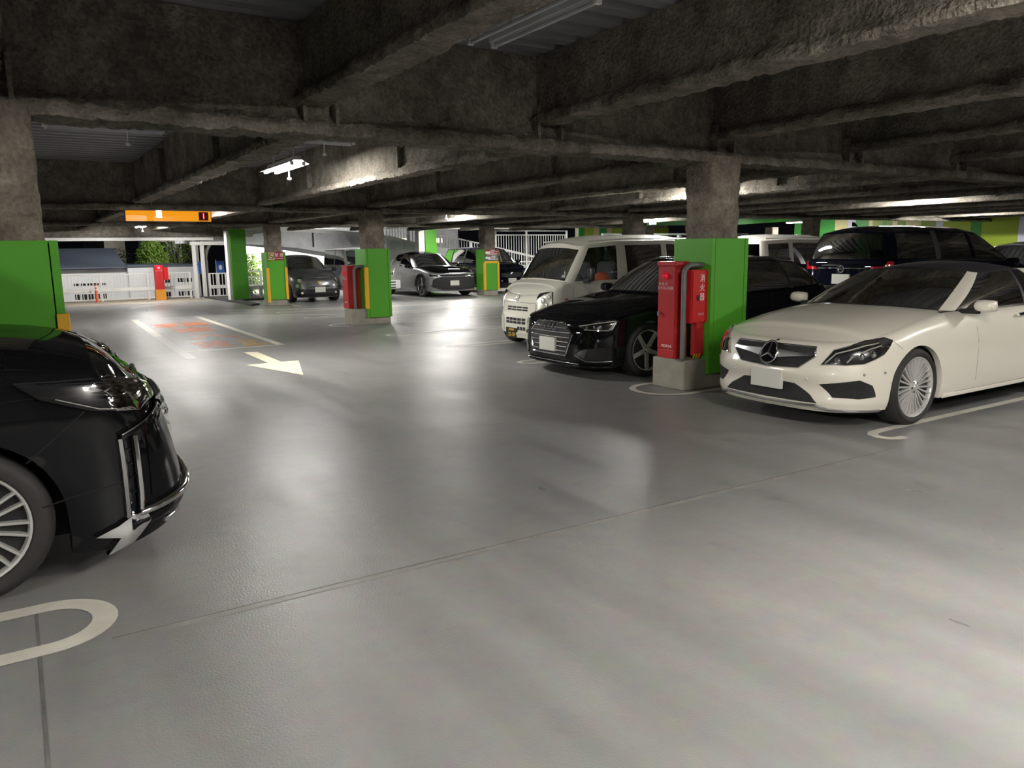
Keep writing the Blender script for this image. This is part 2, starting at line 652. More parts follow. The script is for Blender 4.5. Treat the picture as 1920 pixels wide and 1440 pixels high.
# box with the keep-out lettering
mark('box_line', ribbon([(3.84, 20.9), (3.78, 13.32)], 0.13), MAT['line_paint'])
mark('box_line', ribbon([(3.84, 13.33), (2.24, 13.33)], 0.10), MAT['line_paint'])
mark('box_line', ribbon([(2.42, 20.9), (2.27, 16.2)], 0.15), MAT['line_paint'])
mark('box_line', ribbon([(2.27, 16.2), (2.17, 12.4)], 0.15), MAT['line_worn'])
mark('box_line', ribbon([(2.42, 20.85), (3.84, 20.85)], 0.12), MAT['line_worn'])
# bay fronts of the far row
mark('row_line', ribbon([(3.95, 20.95), (7.0, 18.95)], 0.09), MAT['line_paint'])
mark('row_line', ribbon([(7.0, 18.9), (9.5, 18.85), (12.5, 18.7)], 0.10), MAT['line_paint'])
mark('row_line', ribbon([(4.9, 22.6), (5.9, 21.9), (7.6, 21.2), (9.5, 21.0)], 0.16), MAT['line_paint'])
for x in (7.05, 9.3, 11.5):
    mark('bay_line', ribbon([(x, 22.6), (x, 28)], 0.1), MAT['line_paint'])
arc = [(1.6 + 2.6 * math.sin(a), 26.9 - 1.1 * math.cos(a)) for a in [k * PI / 2 / 10 for k in range(11)]]
mark('kerb_line', ribbon([(5.6, 27.4), (4.6, 27.1), (3.6, 26.4), (3.0, 25.6), (2.8, 24.8)], 0.16), MAT['line_worn'])
# arrow
ar = MB()
ap = [(2.996, 12.663), (3.187, 12.60), (3.165, 11.20), (3.41, 11.18), (3.04, 9.80), (2.672, 11.18), (2.98, 11.19)]
ar.prism([(p[0], p[1]) for p in ap], 'z', 0.0004, 0.0032)
mark('arrow_marking', ar, MAT['arrow_paint'])
# big lettering that reads from the camera side
for body, yy, xs, m in (('車両', 18.6, 1.0, 'orange_paint'), ('進', 17.2, 1.05, 'orange_paint'), ('入', 15.7, 1.5, 'orange_paint'), ('禁', 14.2, 1.0, 'orange_paint'), ('止', 14.2, 0.8, 'yellow_paint')):
    xx = 3.08
    if body == '禁':
        xx = 2.85
    elif body == '止':
        xx = 3.45
    t = text('lettering', body, 1.0, MAT[m], frame4((xx, yy, 0.0015), (1, 0, 0), (0, 1, 0)), floor, depth=0.0008, bold=0.022)
    xsz = [v.co.x for v in t.data.vertices]
    wd = max(xsz) - min(xsz)
    want = {'車両': 1.15, '進': 0.8, '入': 1.0, '禁': 0.62, '止': 0.42}[body]
    c0 = (max(xsz) + min(xsz)) / 2
    ys = [v.co.y for v in t.data.vertices]
    cy0 = (max(ys) + min(ys)) / 2
    k = want / wd
    ky = 1.15 / (max(ys) - min(ys))
    for v in t.data.vertices:
        v.co.x = xx + (v.co.x - c0) * k
        v.co.y = yy + (v.co.y - cy0) * ky
# saw-cut / construction joints in the slab: slightly proud sealed seams
mat('seam_pale', (0.265, 0.255, 0.235), 0.45, var=0.2, vscale=6)
mat('seam_dark', (0.14, 0.135, 0.13), 0.6, var=0.3, vscale=6)


def seam(pts, wd, m):
    o = mark('floor_seam', ribbon(pts, wd, z1=0.0016), MAT[m])
    return o


seam([(0.2, 3.385), (5.6, 3.34)], 0.045, 'seam_pale')
seam([(0.2, 3.408), (5.6, 3.363)], 0.008, 'seam_dark')
seam([(4.5, 2.2), (3.3, 1.1)], 0.012, 'seam_pale')
seam([(-0.055, 3.95), (-0.057, 1.0)], 0.012, 'seam_dark')
for a, b in (((0.6, 6.75), (3.9, 5.80)), ((0.7, 9.2), (5.1, 7.3))):
    seam([a, b], 0.03, 'seam_pale')

# ------------------------------------------------------------------ sprayed steel above
def ibeam(mb, axis, c, a0, a1, zb, zt, fw, ft, wt, step, amp, seed):
    prof = []
    for k in range(7):
        prof.append((-fw / 2 + fw * k / 6, zb))
    prof += [(fw / 2 + 0.012, zb + ft * 0.5), (fw / 2 - 0.01, zb + ft), (fw / 4 + wt / 4, zb + ft * 1.15), (wt / 2, zb + ft * 1.7)]
    nw = 5
    for k in range(1, nw + 1):
        prof.append((wt / 2, zb + ft * 1.7 + (zt - zb - ft * 1.7) * k / nw))
    for k in range(nw, 0, -1):
        prof.append((-wt / 2, zb + ft * 1.7 + (zt - zb - ft * 1.7) * k / nw))
    prof += [(-wt / 2, zb + ft * 1.7), (-fw / 4 - wt / 4, zb + ft * 1.15), (-fw / 2 + 0.01, zb + ft), (-fw / 2 - 0.012, zb + ft * 0.5)]
    n = len(prof)
    m = max(2, int((a1 - a0) / step) + 1)
    vs = []
    for i in range(m):
        t = a0 + (a1 - a0) * i / (m - 1)
        for (l, z) in prof:
            p = Vector((t * 1.0, c + l, z + seed)) if axis == 'x' else Vector((c + l, t, z + seed))
            q = noise.noise_vector(p * 5.0) * 0.35 + noise.noise_vector(p * 13.0) * 0.40 + noise.noise_vector(p * 31.0) * 0.35
            low = 1.5 if z < zb + ft * 1.2 else 0.8
            dl, dz = q.x * amp * low, q.z * amp * low
            if z > zt - 0.02:
                dz = 0
            if axis == 'x':
                vs.append((t, c + l + dl, z + dz))
            else:
                vs.append((c + l + dl, t, z + dz))
    fs = [(i * n + k, i * n + (k + 1) % n, (i + 1) * n + (k + 1) % n, (i + 1) * n + k) for i in range(m - 1) for k in range(n)]
    fs += [tuple(range(n)), tuple((m - 1) * n + k for k in range(n))]
    mb.add(vs, fs)


FP = MAT['fireproofing']
BX = [-11.4, -9.2, -7.0, -4.7, -2.4, -0.05, 2.14, 4.34, 6.68, 9.0, 11.45, 13.9, 16.3, 18.75, 21.2, 23.6, 26.0, 28.5, 30.9]
# (y0, y1, beam bottom, deck height)
BAYS = [(-8.6, -3.3, 2.69, 3.30), (-3.3, 6.33, 2.69, 3.30), (6.33, 16.09, 2.48, 3.20), (16.09, 23.68, 2.41, 3.16), (23.68, 29.6, 2.36, 3.12)]
GIRD = [(-3.3, 2.46, 3.30), (6.33, 2.455, 3.30), (16.09, 2.365, 3.20), (23.68, 2.315, 3.16), (29.6, 2.06, 3.12)]
for gi, (gy, zb, zt) in enumerate(GIRD):
    mb = MB()
    near = gy == 6.33
    if near:
        ibeam(mb, 'x', gy, -1.5, 9.5, zb, zt, 0.34, 0.10, 0.10, 0.026, 0.030, gi * 3.7)
        ibeam(mb, 'x', gy, 9.5, 16.0, zb, zt, 0.34, 0.10, 0.10, 0.08, 0.024, gi * 3.7)
        ibeam(mb, 'x', gy, 16.0, 33.0, zb, zt, 0.34, 0.10, 0.10, 0.3, 0.02, gi * 3.7)
        ibeam(mb, 'x', gy, -12.0, -1.5, zb, zt, 0.34, 0.10, 0.10, 0.3, 0.02, gi * 3.7)
    elif gy > 29:
        ibeam(mb, 'x', gy, -12.0, 7.0, zb, zt, 0.26, 0.09, 0.10, 0.2, 0.012, gi * 3.7)
    else:
        ibeam(mb, 'x', gy, -12.0, 33.0 if gy < 20 else 20.8, zb, zt, 0.32, 0.09, 0.10, 0.14 if gy < 20 else 0.25, 0.02, gi * 3.7)
    for bx in BX:
        if -3 < bx < 20 and 0 < gy < 29:
            mb.box(bx + 0.16, bx + 0.19, gy - 0.15, gy + 0.15, zb + 0.08, zt - 0.45)
            mb.box(bx - 0.10, bx - 0.07, gy - 0.15, gy + 0.15, zb + 0.08, zt - 0.45)
    struct(mb.build('beam_girder', FP, None, smooth=50))
for bi, (y0, y1, zb, zt) in enumerate(BAYS):
    if bi == 0:
        continue
    for k, bx in enumerate(BX):
        if (bi == 1 and bx < -5) or (bi >= 3 and bx > 21):
            continue
        near = -3 < bx < 12 and bi in (1, 2)
        mb = MB()
        ibeam(mb, 'y', bx, y0 + 0.06, y1 - 0.06, zb, zt, 0.24, 0.085, 0.10, 0.04 if near else 0.2, 0.026 if near else 0.018, bi * 5.1 + k * 1.3)
        if bi >= 2:
            # stiffener plates on the web
            for sy in (y0 + (y1 - y0) * 0.3, y0 + (y1 - y0) * 0.66):
                mb.box(bx - 0.13, bx + 0.13, sy - 0.02, sy + 0.02, zb + 0.10, zt - 0.12)
        struct(mb.build('beam', FP, None, smooth=50))
# corrugated deck, ribs running with the girders
for bi, (y0, y1, zb, zt) in enumerate(BAYS):
    mb = MB()
    prof = []
    y = y0
    p = 0.30
    while y < y1:
        prof += [(y, zt), (y + 0.13, zt), (y + 0.15, zt + 0.10), (y + 0.28, zt + 0.10)]
        y += p
    prof.append((y1, zt))
    n = len(prof)
    xs = (-14, 34)
    vs = [(x, a, b) for x in xs for (a, b) in prof]
    mb.add(vs, [(i, i + 1, n + i + 1, n + i) for i in range(n - 1)])
    mb.box(-14, 34, y0, y1, zt + 0.11, zt + 0.25)
    struct(mb.build('ceiling', MAT['deck_steel']))


# ------------------------------------------------------------------ pillars
def sprayed_post(x0, x1, y0, y1, z0, z1, step=0.06, amp=0.022, seed=0.0):
    mb = MB()
    ring = []
    r = 0.05
    for (cx, cy, a0) in ((x1 - r, y1 - r, 0), (x0 + r, y1 - r, PI / 2), (x0 + r, y0 + r, PI), (x1 - r, y0 + r, 3 * PI / 2)):
        for k in range(4):
            a = a0 + PI / 2 * k / 3
            ring.append((cx + r * math.cos(a), cy + r * math.sin(a)))
    full = []
    n0 = len(ring)
    for i in range(n0):
        a, b = ring[i], ring[(i + 1) % n0]
        d = math.dist(a, b)
        q = max(1, int(d / 0.08))
        for k in range(q):
            full.append((a[0] + (b[0] - a[0]) * k / q, a[1] + (b[1] - a[1]) * k / q))
    n = len(full)
    m = int((z1 - z0) / step) + 2
    vs = []
    for i in range(m):
        z = z0 + (z1 - z0) * i / (m - 1)
        for (x, y) in full:
            p = Vector((x, y, z + seed))
            q = noise.noise_vector(p * 6) * amp + noise.noise_vector(p * 17) * amp * 0.5
            vs.append((x + q.x, y + q.y, z))
    mb.add(vs, [(i * n + k, i * n + (k + 1) % n, (i + 1) * n + (k + 1) % n, (i + 1) * n + k) for i in range(m - 1) for k in range(n)])
    return mb


spray_material('sprayed_post', (0.21, 0.185, 0.15))


def pillar(cx, cy, label, plinth, ztop=1.64, zbot=0.18, zfront=None, hb=0.285, zcol=2.46, guards=(), group='green-clad pillars'):
    """plinth: x0,x1,y0,y1,z ; everything in local metres about (cx,cy)"""
    t = tag(empty('pillar', (cx, cy, 0)), label, 'pillar')
    sprayed_post(-0.215, 0.215, -0.215, 0.215, ztop - 0.05, zcol + 0.05, seed=cx * 3 + cy).build('sprayed_column', MAT['sprayed_post'], t, smooth=60)
    if plinth:
        x0, x1, y0, y1, z = plinth
        MB().box(x0, x1, y0, y1, 0, z, 0.012).build('plinth', MAT['concrete'], t)
    zf = zfront if zfront is not None else zbot
    G = MAT['green_panel']
    e = hb
    w_ = 0.018
    ml = 0.05
    # two visible faces carry a main sheet and a narrow corner strip, with an open joint between them
    MB().box(-e + ml + 0.008, e - ml - 0.008, -e, -e + w_, zbot, ztop, 0.004).build('cladding_panel', G, t)
    MB().box(-e, -e + w_, -e + ml, e - ml, zf, ztop, 0.004).build('cladding_panel', G, t)
    MB().box(-e + ml, e - ml, e - w_, e, zbot, ztop, 0.004).build('cladding_panel', G, t)
    MB().box(e - w_, e, -e + ml, e - ml, zbot, ztop, 0.004).build('cladding_panel', G, t)
    for sx in (-1, 1):
        for sy in (-1, 1):
            mb = MB()
            zz = zbot
            if sx < 0 and zf > zbot:
                zz = zbot
            xa, xb = (-e, -e + ml) if sx < 0 else (e - ml, e)
            ya, yb = (-e, -e + ml) if sy < 0 else (e - ml, e)
            mb.prism([(xa, ya), (xb, ya), (xb, yb), (xa, yb)], 'z', zz if not (sx < 0 and sy > 0) else zf, ztop)
            mb.build('corner_strip', G, t)
    MB().box(-e + 0.01, e - 0.01, -e + 0.01, e - 0.01, ztop - 0.02, ztop - 0.004).build('cap_sheet', MAT['green_edge'], t)
    for (sx, sy, z0, z1) in guards:
        mb = MB()
        a, b = 0.055, 0.022
        X, Y = sx * e, sy * e
        mb.box(min(X + sx * b, X - sx * a), max(X + sx * b, X - sx * a), min(Y, Y + sy * b), max(Y, Y + sy * b), z0, z1, 0.006)
        mb.box(min(X, X + sx * b), max(X, X + sx * b), min(Y, Y - sy * a), max(Y, Y - sy * a), z0, z1, 0.006)
        mb.build('corner_guard', MAT['guard_yellow'], t)
    return t


E_ = 0.285
p1 = pillar(6.66, 6.305, 'green-clad pillar behind the two red boxes, between the black estate car and the white convertible', (-0.585, 0.29, -0.215, 0.285, 0.335), zbot=0.17, zfront=0.335)
p2 = pillar(6.66, 16.09, 'green-clad pillar with a red cabinet and yellow guard, in front of the silver minicar', (-0.60, 0.27, -0.24, 0.26, 0.34), ztop=1.61, zbot=0.15, zfront=0.34, zcol=2.37, guards=((-1, -1, 0.34, 1.22),))
p3 = pillar(6.66, 23.68, 'green-clad pillar carrying the small no-smoking sign', (-0.29, 0.26, -0.25, 0.26, 0.19), ztop=1.57, zbot=0.18, zcol=2.32, guards=((-1, -1, 0.10, 1.12), (1, -1, 0.18, 1.12)))
p4 = pillar(14.05, 23.68, 'green-clad pillar framed in yellow under a red and grey notice board', (-0.29, 0.26, -0.26, 0.26, 0.19), ztop=1.57, zbot=0.18, zcol=2.32, guards=((-1, -1, 0.18, 1.12), (1, -1, 0.18, 1.12)))
MB().box(-0.285, 0.285, -0.312, -0.286, 1.10, 1.165, 0.004).build('guard_rail', MAT['guard_yellow'], p4)
pl = pillar(0.0, 6.29, 'large green-clad pillar behind the black minivan at the left edge', (-0.27, 0.25, -0.25, 0.25, 0.19), ztop=1.65, zbot=0.18, guards=((1, -1, 0.18, 1.17),))
for (cx, cy, zc, lab) in ((14.05, 16.09, 2.37, 'bare sprayed column rising behind the white minibus roof'), (21.4, 16.09, 2.37, 'bare sprayed column beyond the black people carrier, by the striped wall'),
                          (21.4, 23.68, 2.32, 'distant sprayed column under the green ramp beam'), (28.8, 23.68, 2.32, None), (0.0, 16.09, 2.37, None), (0.0, 23.68, 2.32, None)):
    o = sprayed_post(-0.215, 0.215, -0.215, 0.215, 0, zc + 0.05, step=0.12, seed=cx + cy).build('sprayed_column', MAT['sprayed_post'], None, smooth=60)
    o.location = (cx, cy, 0)
    if lab:
        tag(o, lab, 'column')
    else:
        struct(o)
# ------------------------------------------------------------------ lamps
def fixture_(x, y, z, rot, lit, label, cord=True, zdeck=3.2, drop=0.25, group=None, tubes=2, battens=False):
    """reflector batten with bare tubes, hung on two rods; long axis = local y"""
    t = tag(empty('ceiling_lamp', (x, y, z), rot), label, 'lamp', group)
    mb = MB()
    if battens:
        for sx in (-0.1, 0.1):
            MB().box(sx - 0.03, sx + 0.03, -0.63, 0.63, 0.02, 0.07, 0.006).build('batten', MAT['fixture'], t)
        for sy in (-0.5, 0.5):
            mb.box(-0.14, 0.14, sy - 0.02, sy + 0.02, 0.07, 0.095)
    else:
        mb.prism([(-0.15, 0.0), (-0.05, 0.055), (0.05, 0.055), (0.15, 0.0), (0.14, 0.0), (0.045, 0.045), (-0.045, 0.045), (-0.14, 0.0)], 'y', -0.63, 0.63)
    if not battens:
        mb.box(-0.04, 0.04, -0.62, 0.62, 0.05, 0.095)
    mb.build('cross_bracket' if battens else 'reflector', MAT['fixture'], t)
    xs = (-0.1, 0.1) if battens else (-0.075, 0.075)
    for sx in xs:
        MB().tube([(sx, -0.58, -0.005), (sx, 0.58, -0.005)], 0.016, 8).build('tube', MAT[lit if isinstance(lit, str) else ('tube_lit' if lit else 'tube_off')], t, smooth=40)
    for sy in (-0.6, 0.6):
        for sx in xs:
            MB().box(sx - 0.022, sx + 0.022, sy - 0.015, sy + 0.015, -0.02, 0.03).build('end_holder', MAT['white_steel'], t)
    for sy in (-0.45, 0.45):
        MB().tube([(0, sy, 0.09), (0, sy, zdeck - z)], 0.008, 6).build('hanger_rod', MAT['galv_steel'], t)
    if cord:
        c = MB().tube([(0, -0.22, 0.0), (0, -0.22, -0.14)], 0.008, 6).build('sensor_stem', MAT['white_steel'], t)
        MB().ball((0, -0.22, -0.155), (0.03, 0.03, 0.022)).build('sensor', MAT['white_steel'], t, smooth=60)
    return t


fixture_(3.19, 10.6, 2.65, 0, True, 'lit twin-tube ceiling lamp glowing nearest, hanging above the drive lane')
fixture_(3.36, 19.2, 2.60, 0, True, 'lit ceiling lamp hanging right in front of the orange sign', zdeck=3.16)
fixture_(10.7, 20.5, 2.60, 0, True, 'small lit ceiling lamp in front of the white ramp, over the far bays', zdeck=3.16)
fixture_(3.62, 27.3, 2.42, 0, True, 'lit ceiling lamp just below the orange sign, near the fence', zdeck=3.12)
fixture_(10.7, 10.9, 2.68, 0, True, 'lit ceiling lamp hidden behind the girder above the white van', cord=False)
fixture_(18.0, 10.9, 2.68, 0, True, 'lit ceiling lamp hidden above the black people carrier', cord=False)
fixture_(27.3, 14.5, 2.68, 0, True, 'lit ceiling lamp by the striped end wall', cord=False)
fixture_(18.0, 20.4, 2.60, 0, True, 'lit ceiling lamp before the green ramp beam', cord=False, zdeck=3.16)
fixture_(29.0, 22.4, 2.55, 0, True, 'lit ceiling lamp beside the long green beam', cord=False, zdeck=3.16)
fixture_(-3.6, 10.6, 2.68, 0, True, 'lit ceiling lamp over the left row beyond the minivan', cord=False)
# behind and beside the camera
fixture_(3.3, 0.6, 2.75, 0, 'tube_lit_warm', 'lit ceiling lamp beside the camera position', cord=False, zdeck=3.3)
fixture_(3.3, -1.6, 2.75, 0, 'tube_lit_warm', 'added ceiling lamp behind the camera position, brightening the near floor', cord=False, zdeck=3.3)  # extra lamp, added only to lift the foreground floor
fixture_(10.7, 0.8, 2.75, 0, True, 'lit ceiling lamp over the right row behind the white convertible', cord=False, zdeck=3.3)
fixture_(-3.6, 0.8, 2.75, 0, True, 'lit ceiling lamp over the left row behind the camera', cord=False, zdeck=3.3)
# switched-off ones
fixture_(1.1, 10.4, 2.98, PI / 2, False, 'switched-off twin-tube lamp under the deck near the left pillar', zdeck=3.2)
fixture_(3.45, 10.35, 2.98, PI / 2, False, 'switched-off lamp half hidden by the girder above the glowing lamp', zdeck=3.2)
fixture_(3.05, 4.55, 3.02, 0.0, False, 'switched-off twin-tube lamp close under the ribbed deck, nearest the camera', cord=False, zdeck=3.3, battens=True)

# hanging lit box and orange sign
fixture_(11.3, 27.0, 2.55, 0, True, 'added ceiling lamp over the far row, brightening the grey ramp', cord=False, zdeck=3.12)  # added out of sight behind the girder to light the ramp face
fixture_(14.6, 26.6, 2.55, 0, True, 'lit ceiling lamp over the far row between crossover and compact van', cord=False, zdeck=3.12)  # another added lamp, so the ramp concrete reads brighter
fixture_(19.5, 27.5, 2.55, 0, True, 'added ceiling lamp brightening the tall white bar fence', cord=False, zdeck=3.12)  # added to throw light on the white bars
t = tag(empty('guide_sign', (2.78, 17.0, 2.185)), 'long orange hanging sign with a dark red square at its right end', 'sign')
MB().box(-0.80, 0.80, 0, 0.08, 0, 0.225, 0.006).build('housing', MAT['pipe_grey'], t)
MB().box(-0.785, 0.785, -0.006, 0.0, 0.012, 0.213).build('face_sheet', MAT['sign_orange'], t)
sq = MB().box(0.55, 0.735, -0.012, -0.004, 0.03, 0.195).build('display', MAT['sign_red'], t)
text('digit', '1', 0.15, MAT['led_dot'], frame4((0.645, -0.014, 0.112), (1, 0, 0), (0, 0, 1)), sq, depth=0.001)
for sx in (-0.6, 0.6):
    MB().tube([(sx, 0.04, 0.22), (sx, 0.04, 0.98)], 0.012, 6).build('hanger_rod', MAT['pipe_grey'], t)
t = tag(empty('lit_box', (2.50, 16.42, 2.235)), 'small glowing white box hanging in front of the orange sign', 'lamp')
MB().box(-0.055, 0.055, -0.02, 0.02, 0.0, 0.215, 0.004).build('housing', MAT['fixture'], t)
for k in range(2):
    MB().box(-0.047, 0.047, -0.026, -0.020, 0.008 + k * 0.102, 0.104 + k * 0.102).build('panel', MAT['lit_panel'], t)
MB().tube([(0, 0, 0.21), (0, 0, 0.95)], 0.008, 6).build('hanger_rod', MAT['pipe_grey'], t)

t = tag(empty('exit_sign', (18.9, 20.6, 2.33)), 'small glowing pale green exit box hanging beside the dark column', 'sign')
MB().box(-0.12, 0.12, -0.04, 0.04, 0, 0.30, 0.02).build('housing', MAT['white_steel'], t)
MB().box(-0.11, 0.11, -0.047, -0.040, 0.01, 0.29).build('face_sheet', MAT['exit_lit'], t)
MB().box(-0.127, -0.12, -0.034, 0.034, 0.01, 0.29).build('side_sheet', MAT['exit_lit'], t)
MB().tube([(0, 0, 0.30), (0, 0, 0.85)], 0.02, 6).build('hanger_rod', MAT['white_steel'], t)


# ------------------------------------------------------------------ fire-fighting boxes
def powder_cabinet(x, y0, y1, z0, z1, depth, label, writing=True, mark_='MORITA'):
    """front looks to -x"""
    t = tag(empty('fire_cabinet', (x, (y0 + y1) / 2, z0)), label, 'cabinet')
    h = z1 - z0
    w2 = (y1 - y0) / 2
    MB().box(0, depth, -w2, w2, 0, h - 0.012, 0.008).build('body', MAT['red_paint'], t)
    d = MB().box(-0.014, 0.0, -w2 + 0.006, w2 - 0.006, 0.105, h - 0.055, 0.004).build('door', MAT['red_paint'], t)
    MB().box(-0.010, 0.0, -w2 + 0.006, w2 - 0.006, 0.0, 0.095, 0.003).build('kick_sheet', MAT['red_paint'], t)
    MB().box(-0.025, depth + 0.01, -w2 - 0.008, w2 + 0.008, h - 0.05, h, 0.008).build('lid', MAT['red_paint'], t)
    # beacon: built about the x axis
    mb = MB()
    prof = [(0.0, -0.045), (0.018, -0.042), (0.032, -0.028), (0.036, -0.01), (0.036, 0.0)]
    n = 16
    vs = [(px, r * math.cos(2 * PI * k / n), r * math.sin(2 * PI * k / n)) for (r, px) in prof for k in range(n)]
    mb.add([(v[0] - 0.014, v[1] + w2 * 0.05, v[2] + h - 0.155) for v in vs], [(i * n + k, i * n + (k + 1) % n, (i + 1) * n + (k + 1) % n, (i + 1) * n + k) for i in range(len(prof) - 1) for k in range(n)])
    mb.build('beacon', MAT['led_red'], t, smooth=60)
    MB().box(-0.02, -0.012, -w2 * 0.35, -w2 * 0.25, h - 0.095, h - 0.08).build('screw', MAT['satin_metal'], d)
    hd = MB()
    hd.tube([(-0.02, w2 * 0.62, h * 0.475), (-0.045, w2 * 0.62, h * 0.475)], 0.011, 8)
    hd.box(-0.05, -0.04, w2 * 0.5, w2 * 0.75, h * 0.44, h * 0.485)
    hd.build('handle', MAT['satin_metal'], d)
    # -x face: reading direction is -y
    if writing:
        text('lettering', '移 動 式', 0.040, MAT['pale_print'], frame4((-0.0155, w2 * 0.36, h - 0.248), (0, -1, 0), (0, 0, 1)), d, depth=0.0006)
        text('lettering', '粉末消火設備', 0.040, MAT['pale_print'], frame4((-0.0155, w2 * 0.10, h - 0.292), (0, -1, 0), (0, 0, 1)), d, depth=0.0006)
    text('maker_mark', mark_, 0.042, MAT['white_print'], frame4((-0.0155, -w2 * 0.12, 0.135), (0, -1, 0), (0, 0, 1)), d, depth=0.0006)
    return t


powder_cabinet(6.09, 6.255, 6.525, 0.335, 1.40, 0.18, 'tall red powder cabinet with red beacon, on the plinth by the black estate car')
powder_cabinet(6.10, 16.13, 16.46, 0.34, 1.26, 0.26, 'red powder cabinet with a beacon on the second pillar plinth, far away')


def pipe_frame(x, y, x2, z0, z1, label):
    t = tag(empty('guard_pipe', (x, y, z0)), label, 'pipe guard')
    h = z1 - z0
    mb = MB()
    r = 0.03
    pts = [(0, 0, 0), (0, 0, h - 0.10)] + [(0.10 - 0.10 * math.cos(a), 0, h - 0.10 + 0.10 * math.sin(a)) for a in [PI / 2 * k / 6 for k in range(1, 7)]] + [(x2 - x, 0, h)]
    mb.tube(pts, r, 12)
    mb.build('bent_pipe', MAT['pipe_grey'], t, smooth=50)
    MB().box(-0.06, 0.06, -0.05, 0.05, 0, 0.012).build('foot_plate', MAT['pipe_grey'], t)
    return t


pipe_frame(6.105, 6.15, 6.40, 0.335, 1.36, 'grey bent pipe guarding the red powder cabinet on the near pillar')
pipe_frame(6.16, 15.93, 6.40, 0.34, 1.24, 'grey bent pipe beside the far red cabinet')

# extinguisher box: front looks to -y, beside the near pillar
t = tag(empty('extinguisher_box', (6.30, 6.075, 0.735)), 'smaller bright red extinguisher box with three white characters, on the near pillar', 'cabinet')
MB().box(-0.155, 0.085, 0.0, 0.12, 0, 0.575, 0.006).build('body', MAT['red_bright'], t)
d = MB().box(-0.145, 0.078, -0.010, 0.0, 0.012, 0.563, 0.003).build('door', MAT['red_bright'], t)
for ch, zz in (('消', 0.480), ('火', 0.380), ('器', 0.278)):
    text('lettering', ch, 0.088, MAT['white_print'], frame4((-0.008, -0.0115, zz), (1, 0, 0), (0, 0, 1)), d, depth=0.0006, sx=0.85)
MB().box(-0.085, -0.05, -0.016, -0.008, 0.245, 0.305).build('latch', MAT['black_plastic'], d)
for k, zz in enumerate((0.105, 0.092)):
    text('lettering', '消火器の位置', 0.014, MAT['pale_print'], frame4((-0.02, -0.0112, zz), (1, 0, 0), (0, 0, 1)), d, depth=0.0004)
MB().box(-0.05, 0.06, 0.02, 0.10, -0.36, -0.40 + 0.4).build('support_post', MAT['red_paint'], t)
mb = MB()
for k in range(3):
    mb.prism([(-0.10 + k * 0.04, -0.385), (-0.085 + k * 0.04, -0.385), (-0.06 + k * 0.04, -0.335), (-0.075 + k * 0.04, -0.335)], 'y', 0.015, 0.02)
mb.build('hazard_stripe', MAT['guard_yellow'], t)

# signs on the far pillars
t = tag(empty('no_smoking_sign', (6.645, 23.37, 1.335)), 'small red and cream no-smoking sign on the far pillar by the white bench', 'sign')
MB().box(-0.235, 0.235, 0, 0.02, 0, 0.24, 0.003).build('board', MAT['sign_board_red'], t)
MB().box(-0.225, -0.045, -0.004, 0.0, 0.012, 0.228).build('symbol_field', MAT['cream_panel'], t)
mb = MB()
cx_, cz_ = -0.135, 0.12
ring = [(cx_ + 0.078 * math.cos(2 * PI * k / 24), -0.008, cz_ + 0.078 * math.sin(2 * PI * k / 24)) for k in range(24)]
mb.tube(ring, 0.009, 6, closed=True)
mb.tube([(cx_ - 0.055, -0.008, cz_ + 0.055), (cx_ + 0.055, -0.008, cz_ - 0.055)], 0.008, 6)
mb.tube([(cx_ - 0.05, -0.007, cz_ - 0.01), (cx_ + 0.05, -0.007, cz_ - 0.01)], 0.007, 6)
mb.build('symbol', MAT['black_plastic'], t)
text('lettering', '禁 煙', 0.115, MAT['white_print'], frame4((0.095, -0.003, 0.145), (1, 0, 0), (0, 0, 1)), t, depth=0.001)
text('lettering', 'NO SMOKING', 0.04, MAT['white_print'], frame4((0.095, -0.003, 0.05), (1, 0, 0), (0, 0, 1)), t, depth=0.001)
t = tag(empty('notice_board', (14.05, 23.37, 1.185)), 'red and grey notice board with white icons on the yellow-framed pillar', 'sign')
MB().box(-0.27, 0.27, 0, 0.02, 0.19, 0.385, 0.003).build('board', MAT['sign_board_red'], t)
MB().box(-0.27, 0.27, 0, 0.02, 0.0, 0.185, 0.003).build('board', MAT['sign_board_grey'], t)
mb = MB()
mb.box(-0.25, -0.06, -0.004, 0, 0.235, 0.315)
for k, (a, b, z) in enumerate(((-0.05, 0.12, 0.355), (-0.04, 0.25, 0.315), (-0.04, 0.1, 0.285), (-0.04, 0.24, 0.25), (-0.2, 0.2, 0.215))):
    mb.box(a, b, -0.004, 0, z - 0.007, z + 0.007)
mb.build('red_board_print', MAT['white_print'], t)
mb = MB()
mb.ball((-0.20, 0, 0.10), (0.05, 0.006, 0.04), 10, 6)
mb.ball((-0.10, 0, 0.085), (0.06, 0.006, 0.05), 10, 6)
for k, (a, b, z) in enumerate(((-0.02, 0.15, 0.155), (-0.02, 0.15, 0.12), (-0.02, 0.15, 0.085), (-0.15, 0.25, 0.045))):
    mb.box(a, b, -0.004, 0, z - 0.008, z + 0.008)
mb.build('grey_board_print', MAT['white_print'], t)
